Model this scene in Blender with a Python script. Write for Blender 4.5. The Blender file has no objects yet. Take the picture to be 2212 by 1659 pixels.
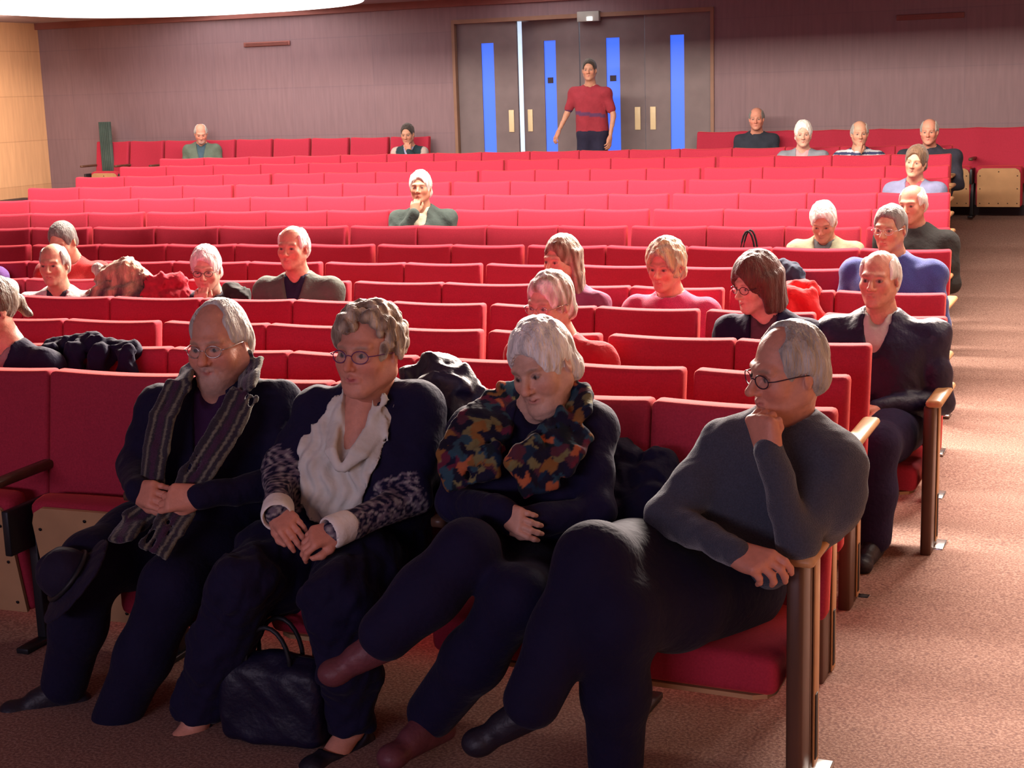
import bpy, bmesh, math, random
import numpy as np
from mathutils import Vector, Matrix
PI = math.pi
S = bpy.context.scene
COL = S.collection
# ---------------------------------------------------------------- camera, world, lights
CAM_F, PITCH, ROLL, YAW, CX, CZ = 3198.24, 0.1977, -0.0307, 0.4251, 0.9692, 1.7808
_cy, _sy = math.cos(YAW), math.sin(YAW)
FWD = np.array([-_sy * math.cos(PITCH), _cy * math.cos(PITCH), -math.sin(PITCH)])
_rt = np.array([_cy, _sy, 0.0]); _up = np.cross(_rt, FWD)
RT = math.cos(ROLL) * _rt + math.sin(ROLL) * _up
UP = -math.sin(ROLL) * _rt + math.cos(ROLL) * _up
CAM = np.array([CX, 0.0, CZ])
cd = bpy.data.cameras.new('camera'); cam = bpy.data.objects.new('camera', cd); COL.objects.link(cam)
cd.sensor_fit = 'HORIZONTAL'; cd.sensor_width = 36.0; cd.lens = CAM_F / 2212 * 36.0
cd.clip_start = 0.05; cd.clip_end = 100
cam.matrix_world = Matrix(((RT[0], UP[0], -FWD[0], CX), (RT[1], UP[1], -FWD[1], 0), (RT[2], UP[2], -FWD[2], CZ), (0, 0, 0, 1)))
S.camera = cam
S.view_settings.view_transform = 'Standard'; S.view_settings.look = 'None'
S.view_settings.exposure = 0.0; S.view_settings.gamma = 1.0; S.view_settings.use_curve_mapping = False
w = bpy.data.worlds.new('world'); S.world = w; w.use_nodes = True
w.node_tree.nodes['Background'].inputs[0].default_value = (0.26, 0.20, 0.62, 1)
w.node_tree.nodes['Background'].inputs[1].default_value = 0.22

def area(name, loc, target, sx, sy, power, color):
    l = bpy.data.lights.new(name, 'AREA'); l.shape = 'RECTANGLE'; l.size = sx; l.size_y = sy
    l.energy = power; l.color = color
    o = bpy.data.objects.new(name, l); COL.objects.link(o); o.location = loc
    o.rotation_euler = (Vector(target) - Vector(loc)).to_track_quat('-Z', 'Y').to_euler()
    return o
# ceiling trough over the middle rows, downlight over the aisle, added rim and fill lamps
area('ceiling_trough_light', (-4.6, 10.15, 3.25), (-4.6, 11.6, 0.6), 10.6, 0.35, 1200, (1.0, 0.86, 0.72))
rim = area('forward_rim_light', (-2.6, 10.2, 3.3), (-1.8, 4.6, 0.8), 7.0, 0.4, 1400, (1.0, 0.84, 0.72)); rim.data.spread = math.radians(110)  # added lamp, aimed forward to rim-light heads and seat tops
area('aisle_ceiling_light', (1.5, 7.2, 3.25), (0.9, 7.2, 0.0), 0.6, 2.5, 85, (1.0, 0.80, 0.66))
area('cove_light', (-12.2, 14.2, 2.72), (-14.2, 13.4, 1.2), 2.2, 2.2, 260, (1.0, 0.82, 0.66))
area('front_fill_light', (-1.5, -7.5, 2.9), (-2.4, 6.0, 0.95), 6.0, 1.0, 300, (0.92, 0.76, 0.96))  # added fill from the unseen stage side, brightens faces and seat fronts

def W(px, py, Y=None, Z=None, rho=None):
    """world point seen at a pixel of the 2212x1659 frame, at a real depth Y, height Z or row radius rho"""
    d = FWD + RT * (px - 1106) / CAM_F - UP * (py - 829.5) / CAM_F
    if rho is not None:
        s = rho_hit(d, rho)
    else:
        s = (Y / d[1]) if Y is not None else (Z - CZ) / d[2]
    return CAM + d * s
# ---------------------------------------------------------------- auditorium geometry
RAD1, Y1, PITCHR, SW = 32.05, 4.1126, 0.8553, 0.55
YC = Y1 - RAD1
def rho_hit(d, rho):
    a = d[0] ** 2 + d[1] ** 2; b = 2 * (CX * d[0] - YC * d[1]); c = CX ** 2 + YC ** 2 - rho ** 2
    return (-b + math.sqrt(b * b - 4 * a * c)) / (2 * a)
E_END = [0.1092, -0.0243, -0.1115, 0.0602, -0.0648, -0.1862, -0.2737, -0.3972, -0.5182, -0.6359, -0.7642, -0.8797, -0.9815, -1.0869]
Z_TOP = [0.85, 0.7781, 0.7395, 0.7239, 0.7078, 0.7127, 0.7353, 0.7844, 0.8313, 0.886, 0.944, 0.9962, 1.0531, 1.0963]
FL_R = [RAD1 - 6] + [RAD1 + PITCHR * i for i in range(14)] + [RAD1 + 12.9, RAD1 + 20]
FL_Z = [-0.10] + [z - 0.95 for z in Z_TOP] + [0.26, 0.26]
def rho_of(x, y): return np.hypot(x, y - YC)
def floor_z(x, y): return float(np.interp(rho_of(x, y), FL_R, FL_Z))
def row_rho(i): return RAD1 + PITCHR * (i - 1)
def proj(p):
    d = np.asarray(p, float) - CAM; z = d @ FWD
    return 1106 + CAM_F * (d @ RT) / z, 829.5 - CAM_F * (d @ UP) / z

# ---------------------------------------------------------------- materials
def mat(name, color, rough=0.7, **kw):
    m = bpy.data.materials.new(name); m.use_nodes = True; nt = m.node_tree; b = nt.nodes['Principled BSDF']
    b.inputs['Base Color'].default_value = (*color, 1); b.inputs['Roughness'].default_value = rough
    b.inputs['Metallic'].default_value = kw.get('metal', 0.0)
    b.inputs['Specular IOR Level'].default_value = kw.get('spec', 0.3)
    if kw.get('sheen'):
        b.inputs['Sheen Weight'].default_value = kw['sheen']; b.inputs['Sheen Roughness'].default_value = 0.4
        b.inputs['Sheen Tint'].default_value = (*kw.get('sheen_col', (1, 1, 1)), 1)
    tc = nt.nodes.new('ShaderNodeTexCoord'); last = None
    co = tc.outputs['Object']
    if kw.get('attr'):
        a = nt.nodes.new('ShaderNodeAttribute'); a.attribute_name = 'Col'; last = a.outputs['Color']
        nt.links.new(last, b.inputs['Base Color'])
    if kw.get('vary'):
        sc, amt = kw['vary']; n = nt.nodes.new('ShaderNodeTexNoise'); n.inputs['Scale'].default_value = sc
        n.inputs['Detail'].default_value = 3
        if kw.get('stretch'):
            mp = nt.nodes.new('ShaderNodeMapping'); mp.inputs['Scale'].default_value = kw['stretch']
            nt.links.new(co, mp.inputs[0]); nt.links.new(mp.outputs[0], n.inputs['Vector'])
        else: nt.links.new(co, n.inputs['Vector'])
        r = nt.nodes.new('ShaderNodeMapRange'); r.inputs['From Min'].default_value = 0.3; r.inputs['From Max'].default_value = 0.7
        r.inputs['To Min'].default_value = 1 - amt; r.inputs['To Max'].default_value = 1 + amt
        nt.links.new(n.outputs['Fac'], r.inputs['Value'])
        mx = nt.nodes.new('ShaderNodeVectorMath'); mx.operation = 'SCALE'
        if last is None: mx.inputs[0].default_value = color
        else: nt.links.new(last, mx.inputs[0])
        nt.links.new(r.outputs[0], mx.inputs['Scale']); nt.links.new(mx.outputs[0], b.inputs['Base Color'])
    if kw.get('bump'):
        sc, st = kw['bump']; n = nt.nodes.new('ShaderNodeTexNoise'); n.inputs['Scale'].default_value = sc; n.inputs['Detail'].default_value = 2
        if kw.get('bstretch'):
            mp = nt.nodes.new('ShaderNodeMapping'); mp.inputs['Scale'].default_value = kw['bstretch']
            nt.links.new(co, mp.inputs[0]); nt.links.new(mp.outputs[0], n.inputs['Vector'])
        else: nt.links.new(co, n.inputs['Vector'])
        bp = nt.nodes.new('ShaderNodeBump'); bp.inputs['Strength'].default_value = st; bp.inputs['Distance'].default_value = 0.01
        nt.links.new(n.outputs['Fac'], bp.inputs['Height']); nt.links.new(bp.outputs[0], b.inputs['Normal'])
    if kw.get('emit'):
        b.inputs['Emission Color'].default_value = (*kw['emit'][0], 1); b.inputs['Emission Strength'].default_value = kw['emit'][1]
    return m
M = {}
M['red'] = mat('red_seat_fabric', (0.35, 0.024, 0.050), 0.85, vary=(160, .12), bump=(600, .15), sheen=0.55, sheen_col=(1.0, 0.16, 0.10), spec=.15)
M['ply'] = mat('plywood', (0.42, 0.24, 0.12), 0.5, vary=(6, .12), stretch=(1, 1, 8))
M['lightwood'] = mat('light_wood', (0.50, 0.28, 0.13), 0.4, vary=(10, .12), stretch=(6, 1, 1))
M['darkwood'] = mat('dark_stained_wood', (0.085, 0.04, 0.026), 0.35, vary=(12, .2), stretch=(1, 1, .15))
M['steel'] = mat('dark_steel', (0.03, 0.03, 0.035), 0.4, metal=.6)
M['black'] = mat('black_plastic', (0.012, 0.012, 0.016), 0.5)
M['chrome'] = mat('chrome', (0.7, 0.7, 0.7), 0.2, metal=1.0)
M['skin'] = mat('skin', (0.5, 0.25, 0.17), 0.5, attr=True, vary=(60, .07), spec=.35, bump=(180, .12))
M['hair'] = mat('hair', (0.3, 0.2, 0.1), 0.55, attr=True, vary=(40, .35), stretch=(1, 1, .25), bump=(140, .9), bstretch=(1, 1, .2), sheen=.3)
M['cloth'] = mat('cloth', (0.1, 0.1, 0.1), 0.85, attr=True, vary=(14, .10), bump=(45, .35), sheen=.05, spec=.15)
M['knit'] = mat('knit', (0.1, 0.1, 0.1), 0.9, attr=True, vary=(220, .18), bump=(300, .5), sheen=.35, spec=.1)
M['leather'] = mat('leather', (0.1, 0.1, 0.1), 0.50, attr=True, vary=(20, .15), bump=(50, .3), spec=.35)
M['frame_dark'] = mat('spectacle_frame_dark', (0.03, 0.015, 0.03), 0.3)
M['frame_purple'] = mat('spectacle_frame_purple', (0.12, 0.03, 0.12), 0.3)
M['frame_metal'] = mat('spectacle_frame_metal', (0.55, 0.5, 0.48), 0.25, metal=.9)
M['lens'] = mat('spectacle_lens', (0.8, 0.85, 0.85), 0.05)
_b = M['lens'].node_tree.nodes['Principled BSDF']; _b.inputs['Alpha'].default_value = 0.03; _b.inputs['Specular IOR Level'].default_value = 0.9
M['gold'] = mat('gold', (0.8, 0.55, 0.2), 0.25, metal=1.0)
M['door'] = mat('door_panel', (0.15, 0.115, 0.12), 0.5, vary=(5, .1))
M['doortrim'] = mat('door_frame_wood', (0.22, 0.12, 0.08), 0.5, vary=(5, .1))
M['ceil'] = mat('ceiling_paint', (0.30, 0.23, 0.24), 0.9, vary=(3, .05))
M['base'] = mat('baseboard_dark', (0.03, 0.02, 0.03), 0.6, vary=(6, .1))
M['handle'] = mat('pull_plate', (0.62, 0.50, 0.30), 0.4, vary=(10, .05))
M['blue'] = mat('blue_lit_glass', (0.05, 0.1, 0.5), 0.3, emit=((0.045, 0.150, 1.0), 1.0))
M['white_em'] = mat('lit_lamp_diffuser', (1, 1, 1), 0.5, emit=((1.0, 0.93, 0.88), 3.2))
M['corr'] = mat('corridor_wall', (0.75, 0.78, 0.8), 0.8, vary=(3, .03))
M['greybox'] = mat('grey_metal_box', (0.30, 0.30, 0.28), 0.5, vary=(5, .1))
M['red_reflection_trim'] = mat('reddish_reflection_and_trim', (0.20, 0.07, 0.06), 0.6, vary=(5, .1))  # reddish tone of the built wall reflections, shared with the ceiling trim

def brick_mat(name, c1, c2, mortar, bw, bh, axis):
    m = mat(name, c1, 0.6); nt = m.node_tree; b = nt.nodes['Principled BSDF']
    tc = nt.nodes.new('ShaderNodeTexCoord'); sp = nt.nodes.new('ShaderNodeSeparateXYZ'); cb = nt.nodes.new('ShaderNodeCombineXYZ')
    nt.links.new(tc.outputs['Object'], sp.inputs[0]); nt.links.new(sp.outputs[axis], cb.inputs[0]); nt.links.new(sp.outputs[2], cb.inputs[1])
    br = nt.nodes.new('ShaderNodeTexBrick'); nt.links.new(cb.outputs[0], br.inputs['Vector'])
    br.offset = 0.0; br.inputs['Color1'].default_value = (*c1, 1); br.inputs['Color2'].default_value = (*c2, 1); br.inputs['Mortar'].default_value = (*mortar, 1)
    br.inputs['Scale'].default_value = 1; br.inputs['Mortar Size'].default_value = 0.006; br.inputs['Brick Width'].default_value = bw; br.inputs['Row Height'].default_value = bh
    n = nt.nodes.new('ShaderNodeTexNoise'); mp = nt.nodes.new('ShaderNodeMapping'); mp.inputs['Scale'].default_value = (9, 9, .8)
    nt.links.new(tc.outputs['Object'], mp.inputs[0]); nt.links.new(mp.outputs[0], n.inputs['Vector']); n.inputs['Scale'].default_value = 3
    r = nt.nodes.new('ShaderNodeMapRange'); r.inputs['To Min'].default_value = .82; r.inputs['To Max'].default_value = 1.18
    nt.links.new(n.outputs['Fac'], r.inputs['Value'])
    mx = nt.nodes.new('ShaderNodeVectorMath'); mx.operation = 'SCALE'
    nt.links.new(br.outputs['Color'], mx.inputs[0]); nt.links.new(r.outputs[0], mx.inputs['Scale']); nt.links.new(mx.outputs[0], b.inputs['Base Color'])
    return m
M['wallwood'] = brick_mat('wall_wood_panels', (0.185, 0.120, 0.137), (0.20, 0.128, 0.142), (0.17, 0.112, 0.130), 1.22, 0.62, 0)
M['sidewood'] = brick_mat('side_wall_wood_panels', (0.46, 0.25, 0.13), (0.56, 0.32, 0.17), (0.42, 0.23, 0.12), 1.22, 0.62, 1)
def carpet():
    m = mat('speckled_carpet', (0.3, 0.2, 0.16), 0.95, bump=(400, .6), spec=.1); nt = m.node_tree; b = nt.nodes['Principled BSDF']
    tc = nt.nodes.new('ShaderNodeTexCoord')
    n = nt.nodes.new('ShaderNodeTexNoise'); n.inputs['Scale'].default_value = 110; n.inputs['Detail'].default_value = 4; nt.links.new(tc.outputs['Object'], n.inputs['Vector'])
    r = nt.nodes.new('ShaderNodeValToRGB'); e = r.color_ramp.elements
    e[0].position = .36; e[0].color = (0.20, 0.115, 0.10, 1); e[1].position = .62; e[1].color = (0.40, 0.26, 0.21, 1)
    e2 = e.new(.5); e2.color = (0.30, 0.17, 0.135, 1)
    nt.links.new(n.outputs['Fac'], r.inputs[0]); nt.links.new(r.outputs[0], b.inputs['Base Color'])
    return m
M['carpet'] = carpet()

# ---------------------------------------------------------------- object helpers
def link(name, me, m=None, parent=None):
    o = bpy.data.objects.new(name, me); COL.objects.link(o)
    if m is not None and me is not None: me.materials.append(m)
    if parent is not None: o.parent = parent
    return o
def tag(o, label=None, cat=None, group=None, kind=None):
    if label: o['label'] = label
    if cat: o['category'] = cat
    if group: o['group'] = group
    if kind: o['kind'] = kind
    return o
def empty(name, loc, rz=0):
    o = bpy.data.objects.new(name, None); COL.objects.link(o); o.location = loc; o.rotation_euler = (0, 0, rz); o.empty_display_size = .1
    return o
def smooth(me, flag=True):
    me.polygons.foreach_set('use_smooth', [flag] * len(me.polygons)); me.update(); return me
def bm_mesh(bm, name, sm=False):
    me = bpy.data.meshes.new(name); bm.to_mesh(me); bm.free()
    return smooth(me, sm)
def bbox_bm(bm, lo, hi, bev=0.0, seg=2, rot=None, about=None):
    r = bmesh.ops.create_cube(bm, size=1.0); vs = r['verts']
    for v in vs:
        v.co = Vector([lo[i] + (v.co[i] + .5) * (hi[i] - lo[i]) for i in range(3)])
    if bev:
        es = list({e for v in vs for e in v.link_edges})
        g = bmesh.ops.bevel(bm, geom=es + vs, offset=bev, segments=seg, affect='EDGES', profile=.5)
        vs = list({v for f in g['faces'] for v in f.verts} | {v for v in vs if v.is_valid})
    if rot is not None:
        for v in vs: v.co = rot @ (v.co - Vector(about)) + Vector(about)
    return vs
def box(name, lo, hi, m, parent=None, bev=0.0, seg=2, sm=None):
    bm = bmesh.new(); bbox_bm(bm, lo, hi, bev, seg); return link(name, bm_mesh(bm, name, bool(bev) if sm is None else sm), m, parent)
def tube_bm(bm, pts, r, n=8, closed=False):
    pts = [Vector(p) for p in pts]; L = len(pts); rings = []
    for i, p in enumerate(pts):
        a = pts[(i - 1) % L] if (closed or i > 0) else p; b = pts[(i + 1) % L] if (closed or i < L - 1) else p
        t = (b - a).normalized(); u = t.cross(Vector((0, 0, 1)))
        if u.length < .15: u = t.cross(Vector((1, 0, 0)))
        u.normalize(); v = t.cross(u); rr = r[i] if hasattr(r, '__len__') else r
        rings.append([bm.verts.new(p + (u * math.cos(2 * PI * k / n) + v * math.sin(2 * PI * k / n)) * rr) for k in range(n)])
    for i in range(L if closed else L - 1):
        A, B = rings[i], rings[(i + 1) % L]
        if closed and i == L - 1:
            off = min(range(n), key=lambda s: (A[0].co - B[s].co).length); B = B[off:] + B[:off]
        for k in range(n):
            bm.faces.new((A[k], A[(k + 1) % n], B[(k + 1) % n], B[k]))
    if not closed: bm.faces.new(rings[0][::-1]); bm.faces.new(rings[-1])
def tube(name, pts, r, m, parent=None, n=8, closed=False):
    bm = bmesh.new(); tube_bm(bm, pts, r, n, closed); bmesh.ops.recalc_face_normals(bm, faces=bm.faces[:])
    return link(name, bm_mesh(bm, name, True), m, parent)
def lathe(name, prof, m, parent=None, n=24, loc=(0, 0, 0)):
    bm = bmesh.new(); rings = []
    for r, z in prof: rings.append([bm.verts.new((loc[0] + r * math.cos(2 * PI * k / n), loc[1] + r * math.sin(2 * PI * k / n), loc[2] + z)) for k in range(n)])
    for A, B in zip(rings, rings[1:]):
        for k in range(n): bm.faces.new((A[k], A[(k + 1) % n], B[(k + 1) % n], B[k]))
    bm.faces.new(rings[0][::-1]); bm.faces.new(rings[-1]); bmesh.ops.recalc_face_normals(bm, faces=bm.faces[:])
    return link(name, bm_mesh(bm, name, True), m, parent)

# ---------------------------------------------------------------- distance-field modelling (one continuous surface per part)
def nets(d, org, res):
    nx, ny, nz = d.shape; ins = d < 0
    cshape = (nx - 1, ny - 1, nz - 1); pts = []; cells = []; quads_src = []
    for ax in range(3):
        sl0 = [slice(None)] * 3; sl1 = [slice(None)] * 3; sl0[ax] = slice(0, -1); sl1[ax] = slice(1, None)
        A = ins[tuple(sl0)]; B = ins[tuple(sl1)]; idx = np.argwhere(A != B)
        if len(idx) == 0: continue
        o = [b for b in range(3) if b != ax]
        ok = np.ones(len(idx), bool)
        for b in o: ok &= (idx[:, b] > 0) & (idx[:, b] < d.shape[b] - 1)
        idx = idx[ok]
        j = idx.copy(); j[:, ax] += 1
        da = d[tuple(idx.T)]; db = d[tuple(j.T)]; t = da / (da - db)
        p = idx.astype(np.float64); p[:, ax] += t
        cc = []
        for s0, s1 in ((-1, -1), (0, -1), (0, 0), (-1, 0)):
            c = idx.copy(); c[:, o[0]] += s0; c[:, o[1]] += s1
            lin = np.ravel_multi_index(tuple(c.T), cshape); cc.append(lin); cells.append(lin); pts.append(p)
        q = np.stack(cc, 1); flip = da < 0
        if ax == 1: flip = ~flip
        q[~flip] = q[~flip][:, ::-1]
        quads_src.append(q)
    cells = np.concatenate(cells); pts = np.concatenate(pts)
    u, inv = np.unique(cells, return_inverse=True); cnt = np.bincount(inv)
    V = np.stack([np.bincount(inv, pts[:, k]) / cnt for k in range(3)], 1) * res + org
    Q = np.searchsorted(u, np.concatenate(quads_src))
    return V, Q
def relax(V, Q, it=1, f=.5):
    e = np.concatenate([Q[:, [0, 1]], Q[:, [1, 2]], Q[:, [2, 3]], Q[:, [3, 0]]])
    a = np.concatenate([e[:, 0], e[:, 1]]); b = np.concatenate([e[:, 1], e[:, 0]]); n = np.bincount(a, minlength=len(V))[:, None]
    for _ in range(it):
        s = np.stack([np.bincount(a, V[b, k], minlength=len(V)) for k in range(3)], 1) / n
        V = V + (s - V) * f
    return V
def R3(rx=0, ry=0, rz=0):
    return np.array((Matrix.Rotation(rz, 3, 'Z') @ Matrix.Rotation(rx, 3, 'X') @ Matrix.Rotation(ry, 3, 'Y')))
class F:
    def __init__(s, lo, hi, res):
        s.res = res; s.lo = np.array(lo, float); n = np.ceil((np.array(hi) - s.lo) / res).astype(int) + 1
        s.ax = [(s.lo[i] + res * np.arange(n[i])).astype(np.float32) for i in range(3)]
        s.d = np.full(tuple(n), .5, np.float32)
    def app(s, fn, lo, hi, k, mode):
        m = k + 2.5 * s.res; sl = []
        for i in range(3):
            a = int(np.searchsorted(s.ax[i], lo[i] - m)); b = int(np.searchsorted(s.ax[i], hi[i] + m))
            if b - a < 1: return s
            sl.append(slice(a, b))
        X = s.ax[0][sl[0]][:, None, None]; Y = s.ax[1][sl[1]][None, :, None]; Z = s.ax[2][sl[2]][None, None, :]
        n = fn(X, Y, Z); o = s.d[tuple(sl)]
        if mode == 'cut': n = -n
        h = np.maximum(k - np.abs(o - n), 0) / max(k, 1e-6); h = h * h * k * .25
        r = np.minimum(o, n) - h if mode == 'add' else np.maximum(o, n) + h
        s.d[tuple(sl)] = r
        return s
    def cone(s, a, b, ra, rb=None, k=.02, mode='add'):
        a = np.array(a, float); b = np.array(b, float); rb = ra if rb is None else rb; ba = b - a; L = max(float(ba @ ba), 1e-9); R = max(ra, rb)
        def fn(X, Y, Z):
            px, py, pz = X - a[0], Y - a[1], Z - a[2]
            h = np.clip((px * ba[0] + py * ba[1] + pz * ba[2]) / L, 0, 1)
            return np.sqrt((px - h * ba[0]) ** 2 + (py - h * ba[1]) ** 2 + (pz - h * ba[2]) ** 2) - (ra + (rb - ra) * h)
        return s.app(fn, np.minimum(a, b) - R, np.maximum(a, b) + R, k, mode)
    def poly(s, pts, rs, k=.02, mode='add'):
        if not hasattr(rs, '__len__'): rs = [rs] * len(pts)
        for i in range(len(pts) - 1): s.cone(pts[i], pts[i + 1], rs[i], rs[i + 1], k, mode)
        return s
    def ell(s, c, r, R=None, k=.02, mode='add'):
        c = np.array(c, float); r = np.array(r, float); m = r.max()
        Rt = None if R is None else np.array(R).T
        def fn(X, Y, Z):
            px, py, pz = X - c[0], Y - c[1], Z - c[2]
            if Rt is not None: px, py, pz = [Rt[i, 0] * px + Rt[i, 1] * py + Rt[i, 2] * pz for i in range(3)]
            k0 = np.sqrt((px / r[0]) ** 2 + (py / r[1]) ** 2 + (pz / r[2]) ** 2)
            k1 = np.sqrt((px / r[0] ** 2) ** 2 + (py / r[1] ** 2) ** 2 + (pz / r[2] ** 2) ** 2)
            return k0 * (k0 - 1) / np.maximum(k1, 1e-6)
        e = r if R is None else np.full(3, m)
        return s.app(fn, c - e, c + e, k, mode)
    def box(s, c, h, rr=.01, R=None, k=.02, mode='add'):
        c = np.array(c, float); h = np.array(h, float); Rt = None if R is None else np.array(R).T
        def fn(X, Y, Z):
            p = [X - c[0], Y - c[1], Z - c[2]]
            if Rt is not None: p = [Rt[i, 0] * p[0] + Rt[i, 1] * p[1] + Rt[i, 2] * p[2] for i in range(3)]
            q = [np.abs(p[i]) - h[i] + rr for i in range(3)]
            return np.sqrt(sum(np.maximum(v, 0) ** 2 for v in q)) + np.minimum(np.maximum(np.maximum(q[0], q[1]), q[2]), 0) - rr
        e = h if R is None else np.full(3, np.linalg.norm(h))
        return s.app(fn, c - e, c + e, k, mode)
    def plane(s, p, n, k=.01):
        """cut away everything on the side n points to"""
        p = np.array(p, float); n = np.array(n, float); n /= np.linalg.norm(n)
        X, Y, Z = s.ax[0][:, None, None], s.ax[1][None, :, None], s.ax[2][None, None, :]
        q = (X - p[0]) * n[0] + (Y - p[1]) * n[1] + (Z - p[2]) * n[2]; o = s.d
        h = np.maximum(k - np.abs(o - q), 0) / k; s.d = (np.maximum(o, q) + h * h * k * .25).astype(np.float32)
        return s
    def noise(s, amp, f, seed=0, st=(1, 1, 1)):
        rnd = random.Random(seed); X, Y, Z = s.ax[0][:, None, None], s.ax[1][None, :, None], s.ax[2][None, None, :]
        n = 0
        for i in range(4):
            fx, fy, fz = [f * (1 + .6 * i) * rnd.uniform(.5, 1.2) * st[j] * rnd.choice((-1, 1)) for j in range(3)]; p = rnd.uniform(0, 6)
            gx, gy, gz = [f * (.5 + .4 * i) * rnd.uniform(.4, 1) * st[j] for j in range(3)]
            n = n + np.sin(fx * X + fy * Y + fz * Z + p + 1.3 * np.sin(gx * X + gy * Y + gz * Z)) / (1 + .5 * i)
        s.d = s.d + (amp * .5 * n).astype(np.float32)
        return s
    def get(s, it=1):
        V, Q = nets(s.d, s.lo, s.res)
        return (relax(V, Q, it) if it else V), Q
def mesh_np(name, V, Q, col=None):
    me = bpy.data.meshes.new(name); n, q = len(V), len(Q)
    me.vertices.add(n); me.vertices.foreach_set('co', np.asarray(V, np.float32).ravel())
    me.loops.add(q * 4); me.polygons.add(q)
    me.polygons.foreach_set('loop_start', np.arange(0, q * 4, 4, dtype=np.int32))
    try: me.polygons.foreach_set('loop_total', np.full(q, 4, np.int32))
    except Exception: pass
    me.loops.foreach_set('vertex_index', np.asarray(Q, np.int32).ravel())
    me.polygons.foreach_set('use_smooth', np.ones(q, bool)); me.update(calc_edges=True); me.validate()
    if col is not None:
        c = np.asarray(col, np.float32)
        if c.ndim == 1: c = np.tile(c, (n, 1))
        if c.shape[1] == 3: c = np.concatenate([c, np.ones((len(c), 1), np.float32)], 1)
        if len(me.vertices) == n:
            a = me.attributes.new('Col', 'FLOAT_COLOR', 'POINT'); a.data.foreach_set('color', c.ravel())
    return me
def join(parts):
    Vs, Qs, Cs, o = [], [], [], 0
    for V, Q, C in parts:
        C = np.asarray(C, np.float32); C = np.tile(C, (len(V), 1)) if C.ndim == 1 else C
        Vs.append(V); Qs.append(Q + o); Cs.append(C[:, :3]); o += len(V)
    return np.concatenate(Vs), np.concatenate(Qs), np.concatenate(Cs)
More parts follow.
